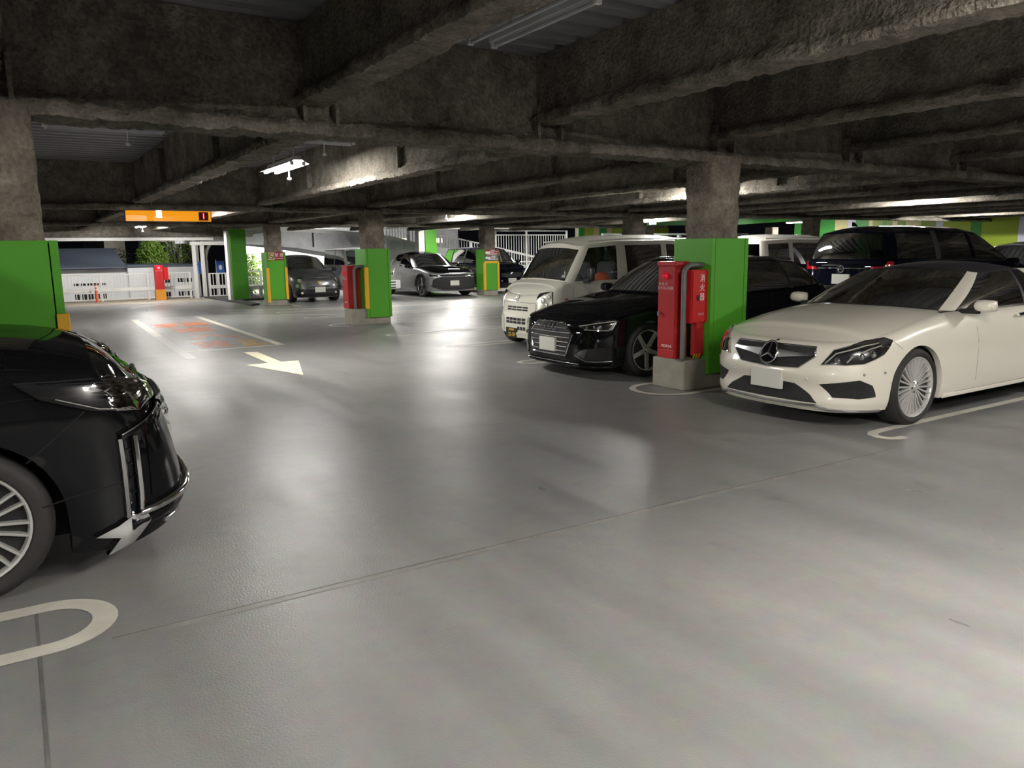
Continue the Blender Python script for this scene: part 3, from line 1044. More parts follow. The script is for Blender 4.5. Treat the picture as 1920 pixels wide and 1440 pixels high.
# ------------------------------------------------------------------ car library
def pchip(pts, n=400):
    x = np.array([p[0] for p in pts], float)
    y = np.array([p[1] for p in pts], float)
    if len(x) == 1:
        return np.array([x[0] - 1, x[0] + 1]), np.array([y[0], y[0]])
    h = np.diff(x)
    d = np.diff(y) / h
    m = np.zeros(len(x))
    m[0], m[-1] = d[0], d[-1]
    for i in range(1, len(x) - 1):
        if d[i - 1] * d[i] > 0:
            w1, w2 = 2 * h[i] + h[i - 1], h[i] + 2 * h[i - 1]
            m[i] = (w1 + w2) / (w1 / d[i - 1] + w2 / d[i])
    xs = np.unique(np.concatenate([np.linspace(x[0], x[-1], n), x]))
    k = np.clip(np.searchsorted(x, xs, side='right') - 1, 0, len(h) - 1)
    t = (xs - x[k]) / h[k]
    ys = (2 * t**3 - 3 * t**2 + 1) * y[k] + (t**3 - 2 * t**2 + t) * h[k] * m[k] + (-2 * t**3 + 3 * t**2) * y[k + 1] + (t**3 - t**2) * h[k] * m[k + 1]
    return xs, ys


def ev(tab, x):
    return np.interp(x, tab[0], tab[1])


class Car:
    """x runs back from the nose, y sideways, z up; the lower body is a stack of plan outlines"""

    def __init__(s, **k):
        s.__dict__.update(k)
        pl = np.array(k['plan'], float)
        c = np.concatenate([[0], np.cumsum(np.hypot(*np.diff(pl, axis=0).T))])
        tx, X = pchip(list(zip(c, pl[:, 0])), 900)
        _, Y = pchip(list(zip(c, pl[:, 1])), 900)
        S = np.concatenate([[0], np.cumsum(np.hypot(np.diff(X), np.diff(Y)))])
        s.S, s.X, s.Y = S, X, Y
        tX, tY = np.gradient(X, S), np.gradient(Y, S)
        s.NX, s.NY = -tY, tX          # outward normal of the +y half
        s.Smax = S[-1]
        s.tF = pchip(k.get('F', [(0, 0), (2, 0)]))
        s.tB = pchip(k.get('B', [(0, 0), (2, 0)]))
        s.tW = pchip(k.get('W', [(0, 0), (2, 0)]))
        s.tzt = pchip(k['zt'])
        s.tzb = pchip(k['zb'])
        s.tzc = pchip(k['zc'])
        s.r = k.get('r', 0.07)
        s.arches = k['arches']        # [(x, z, radius)]

    def zlow(s, x):
        z = ev(s.tzb, x)
        for (ax, az, ar) in s.arches:
            d = ar * ar - (x - ax) ** 2
            z = np.where(d > 0, np.maximum(z, az + np.sqrt(np.maximum(d, 0))), z)
        return z

    def P(s, q, z):
        q = np.asarray(q, float)
        z = np.asarray(z, float)
        sg = np.where(q < 0, -1.0, 1.0)
        a = np.abs(q)
        x, y = np.interp(a, s.S, s.X), np.interp(a, s.S, s.Y)
        nx, ny = np.interp(a, s.S, s.NX), np.interp(a, s.S, s.NY)
        zt = ev(s.tzt, x)
        fx = np.clip(-nx, 0, 1)
        bx = np.clip(nx, 0, 1)
        x2 = x + fx * ev(s.tF, z) - bx * ev(s.tB, z)
        y2 = y - np.clip(ny, 0, 1) * ev(s.tW, z)
        u = np.clip((z - (zt - s.r)) / s.r, 0, 1)
        ins = s.r * (1 - np.sqrt(np.maximum(0, 1 - u * u))) * 0.9
        x2 = x2 - nx * ins
        y2 = np.maximum(y2 - ny * ins, 0)
        return np.stack([x2, sg * y2, np.minimum(z, zt)], -1)

    def N(s, q, z):
        e = 0.004
        a = s.P(q + e, z) - s.P(q - e, z)
        b = s.P(q, z + e) - s.P(q, z - e)
        n = np.cross(b, a)
        l = np.linalg.norm(n, axis=-1, keepdims=True)
        return n / np.maximum(l, 1e-9)

    def s_x(s, x):
        return float(np.interp(x, s.X, s.S))

    def s_y(s, y):
        k = np.argmax(s.Y)
        return float(np.interp(y, s.Y[:k + 1], s.S[:k + 1]))

    # ---- body shell
    def shell(s, root, paint, panels, dens=1.0):
        """panels: [(name, x_end)] from the nose; split again into left and right but for the ends"""
        bs = [0.0] + [round(s.s_x(xe), 5) for (_, xe) in panels[:-1]] + [round(s.Smax, 5)]
        extra = []
        for (ax, az, ar) in s.arches:
            for k in range(17):
                extra.append(s.s_x(ax - ar * 0.9995 * math.cos(PI * k / 16)))
            extra += [s.s_x(ax - ar - 0.004), s.s_x(ax + ar + 0.004)]
        nv = 16
        allq = np.array(sorted(set(np.round(np.concatenate([np.linspace(0, s.Smax, int(s.Smax / 0.055 * dens)), extra, bs]), 5))))
        s.allq = allq
        for i, (nm, _) in enumerate(panels):
            q = allq[(allq >= bs[i] - 1e-6) & (allq <= bs[i + 1] + 1e-6)]
            first, last = i == 0, i == len(panels) - 1
            if first:
                sets = [np.concatenate([-q[::-1], q[1:] if q[0] == 0 else q])]
            elif last:
                sets = [q, -q[::-1]]
            else:
                sets = [q, -q[::-1]]
            if last:
                # rear panel wraps round the tail
                qq = q
                V, F = s._grid(qq, nv)
                V2, F2 = s._grid(-qq[::-1], nv)
                V = np.concatenate([V, V2])
                F = F + [tuple(a + len(V) - len(V2) for a in f) for f in F2]
                mobj(nm, V, F, paint, root, smooth=40)
            else:
                for qq in sets:
                    V, F = s._grid(qq, nv)
                    mobj(nm, V, F, paint, root, smooth=40)
        return bs

    def _grid(s, q, nv):
        x = np.interp(np.abs(q), s.S, s.X)
        zb, zt = s.zlow(x), ev(s.tzt, x)
        rows = []
        inner = s.P(q, zb)
        nx, ny = np.interp(np.abs(q), s.S, s.NX), np.interp(np.abs(q), s.S, s.NY)
        inn = inner.copy()
        inn[:, 0] -= nx * 0.05
        inn[:, 1] -= ny * 0.05 * np.where(q < 0, -1, 1)
        rows.append(inn)
        top = zt - s.r
        for k in range(nv):
            rows.append(s.P(q, zb + (top - zb) * k / (nv - 1)))
        for k in range(1, 7):
            rows.append(s.P(q, top + s.r * math.sin(PI / 2 * k / 6)))
        n = len(q)
        V = np.concatenate(rows)
        F = [(j * n + i, j * n + i + 1, (j + 1) * n + i + 1, (j + 1) * n + i) for j in range(len(rows) - 1) for i in range(n - 1)]
        return V, F

    def lid(s, name, root, m, x0, x1, p=2.6, cols=18, zoff=0.0):
        """hood, boot lid or cowl between the two top edges"""
        q = s.allq
        x = np.interp(q, s.S, s.X)
        q = q[(x >= x0 - 1e-6) & (x <= x1 + 1e-6)]
        q = np.unique(np.concatenate([q, [s.s_x(x0), s.s_x(x1)]]))
        E = s.P(q, ev(s.tzt, np.interp(q, s.S, s.X)))
        V = []
        xpl = np.interp(q, s.S, s.X)
        for e, xx in zip(E, xpl):
            zc = float(ev(s.tzc, xx))
            for k in range(cols + 1):
                t = -1 + 2 * k / cols
                V.append((e[0], e[1] * t, e[2] + (zc - e[2]) * (1 - abs(t) ** p) + zoff))
        n = cols + 1
        F = [(i * n + k, i * n + k + 1, (i + 1) * n + k + 1, (i + 1) * n + k) for i in range(len(E) - 1) for k in range(cols)]
        F = [f[::-1] for f in F]
        return mobj(name, V, F, m, root, smooth=50)

    # ---- greenhouse: base and top loops share their number of points
    def house(s, root, base, top, kinds, mats, t0=0.04, t1=0.95, bulge=0.03, crown=0.05, rooftype='roof', glassname=None, sub=6, roofmat=None, rail=0.05):
        base, top = np.array(base, float), np.array(top, float)
        K = len(base)

        def cr(a, i, u):
            def g(j):
                if j < 0:
                    v = a[-j].copy()
                    v[1] *= -1
                    return v
                if j > K - 1:
                    v = a[2 * (K - 1) - j].copy()
                    v[1] *= -1
                    return v
                return a[j]
            p0, p1, p2, p3 = g(i - 1), g(i), g(i + 1), g(i + 2)
            if i in s.__dict__.get('straight', ()):
                return p1 + (p2 - p1) * u
            # corners stay tight: damp the tangents
            m1 = (p2 - p0) * 0.5
            m2 = (p3 - p1) * 0.5
            l = np.linalg.norm(p2 - p1)
            m1 *= min(1, 1.0 * l / max(1e-6, np.linalg.norm(m1)))
            m2 *= min(1, 1.0 * l / max(1e-6, np.linalg.norm(m2)))
            return (2 * u**3 - 3 * u**2 + 1) * p1 + (u**3 - 2 * u**2 + u) * m1 + (-2 * u**3 + 3 * u**2) * p2 + (u**3 - u**2) * m2

        cols = []
        for i in range(K - 1):
            for k in range(sub):
                cols.append((i, k / sub))
        cols.append((K - 2, 1.0))
        Bp = np.array([cr(base, i, u) for i, u in cols])
        Tp = np.array([cr(top, i, u) for i, u in cols])
        d = np.gradient(Bp[:, :2], axis=0)
        nn = np.stack([-d[:, 1], d[:, 0]], 1)
        nn[:, 0] *= 1
        nn /= np.maximum(1e-6, np.linalg.norm(nn, axis=1, keepdims=True))
        ts = [0, t0] + [t0 + (t1 - t0) * k / 6 for k in range(1, 6)] + [t1, 1.0]
        G = []
        for t in ts:
            p = Bp * (1 - t) + Tp * t
            p[:, :2] += nn * (bulge * 4 * t * (1 - t))
            p[:, 1] = np.maximum(p[:, 1], 0)
            p[0, 1] = 0
            p[-1, 1] = 0
            G.append(p)
        G = np.array(G)           # rows, cols, 3
        s.G, s.Gsub = G, sub
        out = {}
        # segments -> objects
        runs = {}
        for i, kd in enumerate(kinds):
            for r in range(len(ts) - 1):
                isg = kd.startswith('glass') and 1 <= r <= len(ts) - 3
                key = (kd if isg else ('frame' if kd.startswith('glass') or kd == 'body' else kd))
                for k in range(sub):
                    c = i * sub + k
                    runs.setdefault(key, []).append((r, c))
        for key, cells in runs.items():
            nm, m = mats[key]
            for sg in (1, -1):
                V, F, idx = [], [], {}

                def vid(r, c, sgn):
                    kk = (r, c, sgn if abs(G[r, c, 1]) > 1e-6 else 1)
                    if kk not in idx:
                        p = G[r, c]
                        idx[kk] = len(V)
                        V.append((p[0], p[1] * kk[2], p[2]))
                    return idx[kk]
                both = key in ('frame',) or mats[key][0] in ('windscreen', 'rear_window')
                for sgn in ((1, -1) if both else (sg,)):
                    for (r, c) in cells:
                        f = (vid(r, c, sgn), vid(r, c + 1, sgn), vid(r + 1, c + 1, sgn), vid(r + 1, c, sgn))
                        F.append(f if sgn > 0 else f[::-1])
                out[(key, sg)] = mobj(nm, V, F, m, root, smooth=40)
                if both:
                    break
        # roof
        Tl = G[-1]
        V, F = [], []
        cols_ = 16
        xa, xb = Tl[:, 0].min(), Tl[:, 0].max()
        for e in Tl:
            u_ = min(1.0, (e[0] - xa) / 0.45, (xb - e[0]) / 0.45)
            fc = math.sqrt(max(0.0, 1 - (1 - u_) ** 2))
            for k in range(cols_ + 1):
                t = -1 + 2 * k / cols_
                # rounded rail then gentle crown
                z = e[2] + crown * fc * (1 - abs(t) ** 2.4)
                V.append((e[0], e[1] * t, z))
        n = cols_ + 1
        F = [(i * n + k, (i + 1) * n + k, (i + 1) * n + k + 1, i * n + k + 1) for i in range(len(Tl) - 1) for k in range(cols_)]
        out['roof'] = mobj(rooftype, V, F, roofmat or mats['frame'][1], root, smooth=60)
        return out

    # ---- pieces laid on the skin
    def patch(s, name, root, poly, m, off=0.006, n=10, mm=14, sides=(1,), depth=0.012):
        """poly of (q, z) that has one span per height"""
        res = []
        P_ = np.array(poly, float)
        zmin, zmax = P_[:, 1].min(), P_[:, 1].max()
        e = (zmax - zmin) * 1e-4
        zs = np.unique(np.round(np.concatenate([np.linspace(zmin + e, zmax - e, n), np.clip(P_[:, 1], zmin + e, zmax - e)]), 6))
        rows = []
        for z in zs:
            xs = []
            for i in range(len(P_)):
                a, b = P_[i], P_[(i + 1) % len(P_)]
                if (a[1] - z) * (b[1] - z) < 0:
                    xs.append(a[0] + (b[0] - a[0]) * (z - a[1]) / (b[1] - a[1]))
                elif a[1] == z:
                    xs.append(a[0])
            if len(xs) >= 2:
                rows.append((z, min(xs), max(xs)))
        for sg in sides:
            V = []
            mcols = mm
            for (z, a, b) in rows:
                q = np.linspace(a, b, mcols)
                zz = np.full(mcols, z)
                q = q * sg
                V.append(s.P(q, zz) + s.N(q, zz) * off)
            V = np.concatenate(V)
            base = len(V)
            F = [(i * mcols + k, i * mcols + k + 1, (i + 1) * mcols + k + 1, (i + 1) * mcols + k) for i in range(len(rows) - 1) for k in range(mcols - 1)]
            # skirt back into the skin
            bd = [k for k in range(mcols)] + [i * mcols + mcols - 1 for i in range(1, len(rows))] + [(len(rows) - 1) * mcols + k for k in range(mcols - 2, -1, -1)] + [i * mcols for i in range(len(rows) - 2, 0, -1)]
            vs = list(map(tuple, V))
            for bi in bd:
                i, k = divmod(bi, mcols)
                z, a, b = rows[i]
                q = (a + (b - a) * k / (mcols - 1)) * sg
                vs.append(tuple(s.P(np.array([q]), np.array([z]))[0] + s.N(np.array([q]), np.array([z]))[0] * (off - depth)))
            nb = len(bd)
            F += [(bd[i], base + i, base + (i + 1) % nb, bd[(i + 1) % nb]) for i in range(nb)]
            if sg < 0:
                F = [f[::-1] for f in F]
            res.append(mobj(name, vs, F, m, root, smooth=35))
        return res if len(res) > 1 else res[0]

    def tube(s, name, root, pts, r, m, off=0.004, sides=(1,), closed=False, n=6, sub=4, flat=None):
        res = []
        P_ = np.array(pts, float)
        if closed:
            P_ = np.vstack([P_, P_[:1]])
        dense = []
        for i in range(len(P_) - 1):
            for k in range(sub):
                dense.append(P_[i] + (P_[i + 1] - P_[i]) * k / sub)
        if not closed:
            dense.append(P_[-1])
        D = np.array(dense)
        for sg in sides:
            q, z = D[:, 0] * sg, D[:, 1]
            V = s.P(q, z) + s.N(q, z) * off
            res.append(MB().tube([Vector(v) for v in V], r, n, closed=closed).build(name, m, root, smooth=50))
        return res if len(res) > 1 else res[0]

    def at(s, q, z, off=0.0):
        q, z = np.array([q], float), np.array([z], float)
        return Vector((s.P(q, z) + s.N(q, z) * off)[0]), Vector(s.N(q, z)[0])

    def plate(s, root, q, z, w=0.33, h=0.165, m=None, off=0.012, tilt=0.0, back=False, name='number_plate'):
        """flat plate on the nose (or the tail)"""
        p, nrm = s.at(q, z, off)
        nrm = Vector((1 if back else -1, 0, 0))
        ax = Vector((0, -1 if not back else 1, 0))
        up = Vector((0, 0, 1))
        mb = MB()
        mb.box(-w / 2, w / 2, -h / 2, h / 2, -0.03, 0.004, 0.003)
        M4 = frame4(p, ax, up)
        mb.v = [tuple(M4 @ Vector(v)) for v in mb.v]
        return mb.build(name, m or MAT['plate_white'], root), M4


WHEELS = {}


def wheel_parts(key, R, rim, width, spokes, style, m):
    """prototype wheel: axis y, outer face at y = 0 looking to +y"""
    if key in WHEELS:
        return WHEELS[key]
    hub = MB()
    hub.lathe_y([(0.0, -0.055), (rim * 0.93, -0.055), (rim * 0.93, -0.02), (rim * 0.96, -0.004), (rim * 1.0, 0.0), (rim * 1.012, -0.01), (rim * 1.0, -0.03), (rim * 0.97, -width * 0.8)], 40)
    wh = hub.build('wheel', m, None, smooth=40)
    COL.objects.unlink(wh)
    ty = MB()
    ty.lathe_y([(rim * 0.99, -0.012), (rim * 1.03, 0.004), (rim + (R - rim) * 0.5, 0.012), (R - 0.028, 0.004), (R - 0.008, -0.014), (R, -0.035), (R, -width + 0.035), (R - 0.02, -width), (rim, -width)], 48)
    ty = ty.build('tyre', MAT['rubber'], None, smooth=45)
    COL.objects.unlink(ty)
    dk = MB()
    dk.lathe_y([(0.0, -0.040), (rim * 0.925, -0.040)], 40)
    dk = dk.build('wheel_well_disc', MAT['brake_dark'], None)
    COL.objects.unlink(dk)
    sp = MB()
    if style == 'fine':
        for dx in (-0.5, 0.5):
            a = 0.10 * dx
            sp.add(*spoke_geo(rim * 0.17, rim * 0.96, 0.019, 0.021, dx * 0.016, dx * 0.062))
    elif style == 'five':
        sp.add(*spoke_geo(rim * 0.10, rim * 0.97, 0.075, 0.045, 0.0, 0.0))
    elif style == 'pair':
        for dx in (-0.5, 0.5):
            sp.add(*spoke_geo(rim * 0.2, rim * 0.97, 0.022, 0.018, dx * 0.03, dx * 0.062))
    else:
        sp.add(*spoke_geo(rim * 0.15, rim * 0.96, 0.035, 0.03, 0.0, 0.0))
    sp = sp.build('spoke', m, None, smooth=30)
    COL.objects.unlink(sp)
    cp = MB()
    cp.lathe_y([(0.0, 0.004), (0.028, 0.003), (0.034, -0.004), (rim * 0.20, -0.012), (rim * 0.22, -0.03), (rim * 0.1, -0.05)], 24)
    cp = cp.build('hub_cap', m, None, smooth=40)
    COL.objects.unlink(cp)
    bolts = MB()
    for k in range(5):
        a = 2 * PI * k / 5 + 0.3
        c = (math.cos(a) * rim * 0.155, 0, math.sin(a) * rim * 0.155)
        bolts.lathe_y([(0.0, -0.006), (0.011, -0.006), (0.011, -0.02)], 8, c)
    bolts = bolts.build('wheel_bolts', MAT['brake_dark'], None)
    COL.objects.unlink(bolts)
    WHEELS[key] = (wh, ty, dk, sp, cp, bolts, spokes)
    return WHEELS[key]


def spoke_geo(r0, r1, w0, w1, x0, x1):
    d0, d1 = 0.035, 0.022
    y0, y1 = -0.014, -0.006
    vs = []
    for (r, w_, x, yo, d) in ((r0, w0, x0, y0, d0), ((r0 + r1) / 2, (w0 + w1) / 2, (x0 + x1) / 2, y0 - 0.004, d0), (r1, w1, x1, y1, d1)):
        vs += [(x - w_ / 2, yo - d, r), (x - w_ * 0.32, yo, r), (x + w_ * 0.32, yo, r), (x + w_ / 2, yo - d, r)]
    fs = []
    for j in range(2):
        a = j * 4
        for k in range(4):
            fs.append((a + k, a + (k + 1) % 4, a + 4 + (k + 1) % 4, a + 4 + k))
    fs += [(0, 1, 2, 3), (8, 9, 10, 11)]
    return vs, fs


def add_wheel(root, key, loc, sg, rot=0.0, steer=0.0):
    wh, ty, dk, sp, cp, bolts, n = WHEELS[key]
    o = wh.copy()
    COL.objects.link(o)
    o.parent = root
    o.location = loc
    o.rotation_euler = (0, rot, (0 if sg > 0 else PI) + steer)
    for c in (ty, dk, cp, bolts):
        k = c.copy()
        COL.objects.link(k)
        k.parent = o
    for i in range(n):
        k = sp.copy()
        COL.objects.link(k)
        k.parent = o
        k.rotation_euler = (0, 2 * PI * i / n, 0)
    return o


def mirror_(root, x, y, z, sg, m, s=(0.11, 0.085, 0.065), arm=True, glassm=None):
    """door mirror: rounded shell, arm and mirror glass; sg = side"""
    mb = MB()
    bm = bmesh.new()
    bmesh.ops.create_cube(bm, size=2)
    bmesh.ops.subdivide_edges(bm, edges=bm.edges[:], cuts=3, use_grid_fill=True)
    for v in bm.verts:
        c = v.co
        n_ = Vector((abs(c.x) ** 3 * (1 if c.x > 0 else -1), 0, 0))
        p = c.normalized() * 0.55 + c * 0.45
        if c.x < 0:
            p = c.normalized() * 0.85 + c * 0.15
        v.co = Vector((x + p.x * s[0] * 0.75, y + sg * p.y * s[1], z + p.z * s[2]))
    mb.bm(bm)
    o = mb.build('door_mirror', m, root, smooth=60)
    if arm:
        MB().box(x - 0.03, x + 0.03, min(y - sg * s[1] * 0.5, y - sg * 0.22), max(y - sg * s[1] * 0.5, y - sg * 0.22), z - s[2] - 0.02, z - s[2] * 0.6, 0.008).build('mirror_arm', MAT['black_plastic'], o)
    MB().box(x + s[0] * 0.55, x + s[0] * 0.62, y - s[1] * 0.8, y + s[1] * 0.8, z - s[2] * 0.7, z + s[2] * 0.7).build('mirror_glass', MAT['chrome'], o)
    return o


def underbody(root, L, W, z=0.18, top=0.55, inset=0.27, tracks=()):
    mb = MB()
    mb.box(0.25, L - 0.2, -W / 2 + inset, W / 2 - inset, z, top)
    x0 = 0.55
    segs = []
    prev = 0.35
    for (a, r) in tracks:
        segs.append((prev, a - r - 0.03))
        prev = a + r + 0.03
    segs.append((prev, L - 0.35))
    for (a, b) in segs:
        if b - a > 0.05:
            mb.box(a, b, -W / 2 + 0.10, W / 2 - 0.10, z, top - 0.02)
    return mb.build('underbody', MAT['gap_black'], root)


def seats(root, rows, m, w=0.46, h=0.62, zb=0.42, head=True):
    for (x, y) in rows:
        mb = MB()
        mb.box(x - 0.45, x + 0.08, y - w / 2, y + w / 2, zb - 0.06, zb + 0.10, 0.05)
        a = Matrix.Translation((x, y, zb + 0.05)) @ Matrix.Rotation(math.radians(14), 4, 'Y')
        b2 = MB().box(-0.06, 0.08, -w / 2, w / 2, 0.0, h, 0.055)
        b2.v = [tuple(a @ Vector(v)) for v in b2.v]
        mb.add(b2.v, b2.f)
        o = mb.build('seat', m, root, smooth=60)
        if head:
            b3 = MB().box(-0.04, 0.07, -0.13, 0.13, h + 0.02, h + 0.20, 0.05)
            b3.v = [tuple(a @ Vector(v)) for v in b3.v]
            b3.build('headrest', m, o, smooth=60)


def cabin(root, x0, x1, W, z0, z1, dashx, wheel=None, dash_m=None):
    mb = MB()
    mb.box(x0, x1, -W / 2, W / 2, z0 - 0.02, z0)
    mb.box(x0, x1, -W / 2, -W / 2 + 0.03, z0, z1)
    mb.box(x0, x1, W / 2 - 0.03, W / 2, z0, z1)
    mb.build('cabin_lining', MAT['cabin_dark'], root)
    MB().box(dashx - 0.3, dashx + 0.2, -W / 2, W / 2, z1 - 0.30, z1 - 0.02, 0.05).build('dashboard', dash_m or MAT['cabin_dark'], root, smooth=50)
    if wheel:
        x, y, z = wheel
        ring = []
        for k in range(28):
            a = 2 * PI * k / 28
            v = Vector((0, math.cos(a) * 0.18, math.sin(a) * 0.18))
            v.rotate(Matrix.Rotation(math.radians(-25), 3, 'Y'))
            ring.append((x + v.x, y + v.y, z + v.z))
        o = MB().tube(ring, 0.016, 8, closed=True).build('steering_wheel', MAT['black_plastic'], root, smooth=60)
        MB().tube([(x, y, z), (x - 0.2, y, z - 0.1)], 0.035, 8).build('steering_column', MAT['black_plastic'], o)


def gaps(car, root, lines, sides=(1, -1), w=0.003, name='panel_gap', m='gap_black', off=0.0005):
    for sg in sides:
        for pts in lines:
            mb = MB()
            D = []
            for i in range(len(pts) - 1):
                a, b = np.array(pts[i]), np.array(pts[i + 1])
                for k in range(6):
                    D.append(a + (b - a) * k / 6)
            D.append(np.array(pts[-1]))
            D = np.array(D)
            q, z = D[:, 0] * sg, D[:, 1]
            mb.tube([Vector(v) for v in car.P(q, z) + car.N(q, z) * off], w, 5)
            mb.build(name, MAT[m], root)
# ------------------------------------------------------------------ car shapes (metres, nose at x = 0)
SPEC = {}
SPEC['convertible'] = dict(
    plan=[(0, 0), (.012, .25), (.05, .48), (.15, .68), (.36, .83), (.8, .883), (1.6, .893), (3.2, .893), (4.0, .86), (4.42, .75), (4.6, .5), (4.68, .2), (4.7, 0)],
    F=[(.1, .10), (.17, .03), (.24, .0), (.34, .03), (.47, .0), (.55, .03), (.66, .07), (.74, .12), (.85, .22)], B=[(.2, .1), (.4, 0), (.7, .03), (1, .12)],
    W=[(.15, .05), (.25, .01), (.4, .0), (.62, .0), (.8, .03), (.95, .08)],
    zt=[(0, .735), (.15, .75), (.35, .775), (.65, .83), (1.1, .905), (1.5, .945), (2.2, .955), (3.2, .965), (4.0, .97), (4.7, .93)],
    zb=[(0, .155), (.36, .165), (.9, .20), (3.6, .20), (4.2, .25), (4.7, .30)],
    zc=[(0, .735), (.12, .775), (.4, .86), (.8, .935), (1.3, .985), (3.9, 1.0), (4.7, .94)],
    arches=[(.905, .335, .365), (3.665, .335, .365)], r=.085)
SPEC['estate'] = dict(
    plan=[(0, 0), (.012, .28), (.06, .52), (.18, .73), (.42, .865), (.85, .913), (2, .922), (3.6, .92), (4.25, .87), (4.55, .72), (4.7, .4), (4.73, 0)],
    F=[(.1, .08), (.18, .02), (.3, 0), (.5, .01), (.66, .05), (.74, .10), (.82, .2)], B=[(.2, .08), (.45, 0), (.8, .04), (1.02, .1)],
    W=[(.15, .05), (.3, .0), (.65, .0), (.82, .03), (.98, .08)],
    zt=[(0, .70), (.15, .715), (.4, .755), (.8, .83), (1.2, .90), (1.6, .94), (2.4, .95), (3.8, .98), (4.4, 1.0), (4.73, .99)],
    zb=[(0, .14), (.42, .15), (.9, .19), (3.6, .19), (4.3, .24), (4.73, .28)],
    zc=[(0, .70), (.12, .755), (.4, .84), (.9, .93), (1.4, .985), (4.73, 1.0)],
    arches=[(.86, .325, .355), (3.68, .325, .355)], r=.07)
SPEC['kei_van'] = dict(
    plan=[(0, 0), (.022, .3), (.055, .46), (.13, .59), (.25, .69), (.45, .735), (2.5, .742), (3.1, .735), (3.32, .66), (3.385, .4), (3.395, 0)],
    F=[(.2, .03), (.3, .0), (.45, .0), (.56, .03), (.7, .05), (.85, .10), (1.0, .2)], B=[(.2, .06), (.4, 0), (.9, .02), (1.1, .05)],
    W=[(.2, .03), (.35, 0), (.8, 0), (1.05, .02)],
    zt=[(0, .845), (.08, .875), (.2, .94), (.4, 1.02), (.6, 1.04), (3.395, 1.04)],
    zb=[(0, .23), (.3, .24), (3.395, .28)],
    zc=[(0, .85), (.08, .93), (.2, 1.0), (.45, 1.075), (1, 1.09), (3.395, 1.09)],
    arches=[(.48, .27, .31), (2.88, .27, .31)], r=.06)
SPEC['minivan'] = dict(
    plan=[(0, 0), (.015, .3), (.06, .55), (.17, .74), (.36, .875), (.66, .915), (1.5, .925), (4.2, .92), (4.7, .85), (4.88, .5), (4.93, 0)],
    F=[(.1, .10), (.2, .03), (.3, 0), (.5, .03), (.7, .075), (.9, .15), (1.05, .28)], B=[(.2, .06), (.45, 0), (1.0, .04), (1.2, .1)],
    W=[(.12, .03), (.25, 0), (.8, 0), (1.0, .03), (1.15, .08)],
    zt=[(0, .87), (.05, .905), (.17, .965), (.3, 1.0), (.45, 1.02), (.9, 1.06), (1.4, 1.10), (4.93, 1.12)],
    zb=[(0, .165), (.36, .14), (.7, .17), (4.1, .19), (4.93, .26)],
    zc=[(0, .872), (.05, .93), (.12, 1.01), (.2, 1.065), (.35, 1.11), (.7, 1.17), (1.1, 1.2), (4.93, 1.2)],
    arches=[(1.01, .355, .405), (4.0, .355, .405)], r=.05)
SPEC['minicar'] = dict(
    plan=[(0, 0), (.02, .25), (.08, .48), (.22, .67), (.45, .775), (.8, .81), (1.6, .815), (2.6, .80), (3.2, .72), (3.5, .5), (3.6, .2), (3.62, 0)],
    F=[(.15, .08), (.3, 0), (.5, .02), (.65, .06), (.8, .15), (.95, .28)], B=[(.2, .08), (.45, 0), (1, .12)],
    W=[(.15, .04), (.35, 0), (.65, .0), (.9, .06)],
    zt=[(0, .76), (.2, .80), (.5, .87), (.9, .94), (1.4, .97), (2.6, .97), (3.62, .95)],
    zb=[(0, .15), (.5, .17), (3.62, .22)],
    zc=[(0, .77), (.15, .87), (.4, .95), (.85, 1.02), (3.62, .98)],
    arches=[(.72, .31, .34), (3.02, .31, .34)], r=.10)
SPEC['crossover'] = dict(
    plan=[(0, 0), (.015, .3), (.06, .55), (.18, .74), (.42, .87), (.85, .915), (2, .92), (3.7, .915), (4.4, .85), (4.75, .6), (4.9, .25), (4.92, 0)],
    F=[(.15, .05), (.3, 0), (.55, .03), (.72, .06), (.85, .15)], B=[(.2, .08), (.5, 0), (1, .12)],
    W=[(.15, .04), (.3, 0), (.7, .0), (1, .07)],
    zt=[(0, .80), (.2, .82), (.6, .88), (1.3, .97), (2.6, 1.0), (4, 1.03), (4.92, 1.0)],
    zb=[(0, .20), (.45, .20), (4.92, .28)],
    zc=[(0, .80), (.12, .85), (.5, .94), (1.3, 1.03), (4.92, 1.05)],
    arches=[(.95, .36, .395), (3.8, .36, .395)], r=.08)
SPEC['jeep'] = dict(
    plan=[(0, 0), (.01, .3), (.03, .5), (.08, .66), (.2, .725), (.6, .735), (3.0, .735), (3.3, .69), (3.38, .4), (3.395, 0)],
    F=[(.2, .03), (.4, 0), (.6, .03), (.9, .06), (1.05, .1)], B=[(.2, 0), (1.2, .02)],
    W=[(.2, .02), (.4, 0), (1.1, .02)],
    zt=[(0, 1.0), (.15, 1.02), (.8, 1.08), (1.0, 1.1), (3.395, 1.1)],
    zb=[(0, .30), (.5, .27), (3.395, .33)],
    zc=[(0, 1.0), (.12, 1.05), (.8, 1.12), (3.395, 1.12)],
    arches=[(.62, .34, .38), (2.9, .34, .38)], r=.06)
SPEC['compact_van'] = dict(
    plan=[(0, 0), (.015, .3), (.05, .52), (.14, .69), (.34, .81), (.8, .845), (3.4, .845), (3.9, .80), (4.12, .5), (4.15, 0)],
    F=[(.2, .05), (.35, 0), (.6, .03), (.8, .08), (1.0, .22)], B=[(.2, .03), (.5, 0), (1.1, .05)],
    W=[(.2, .03), (.4, 0), (1.05, .03)],
    zt=[(0, .90), (.3, .95), (.8, 1.03), (1.2, 1.06), (4.15, 1.08)],
    zb=[(0, .2), (4.15, .26)],
    zc=[(0, .90), (.15, .98), (.5, 1.07), (.9, 1.12), (4.15, 1.12)],
    arches=[(.8, .31, .345), (3.4, .31, .345)], r=.09)
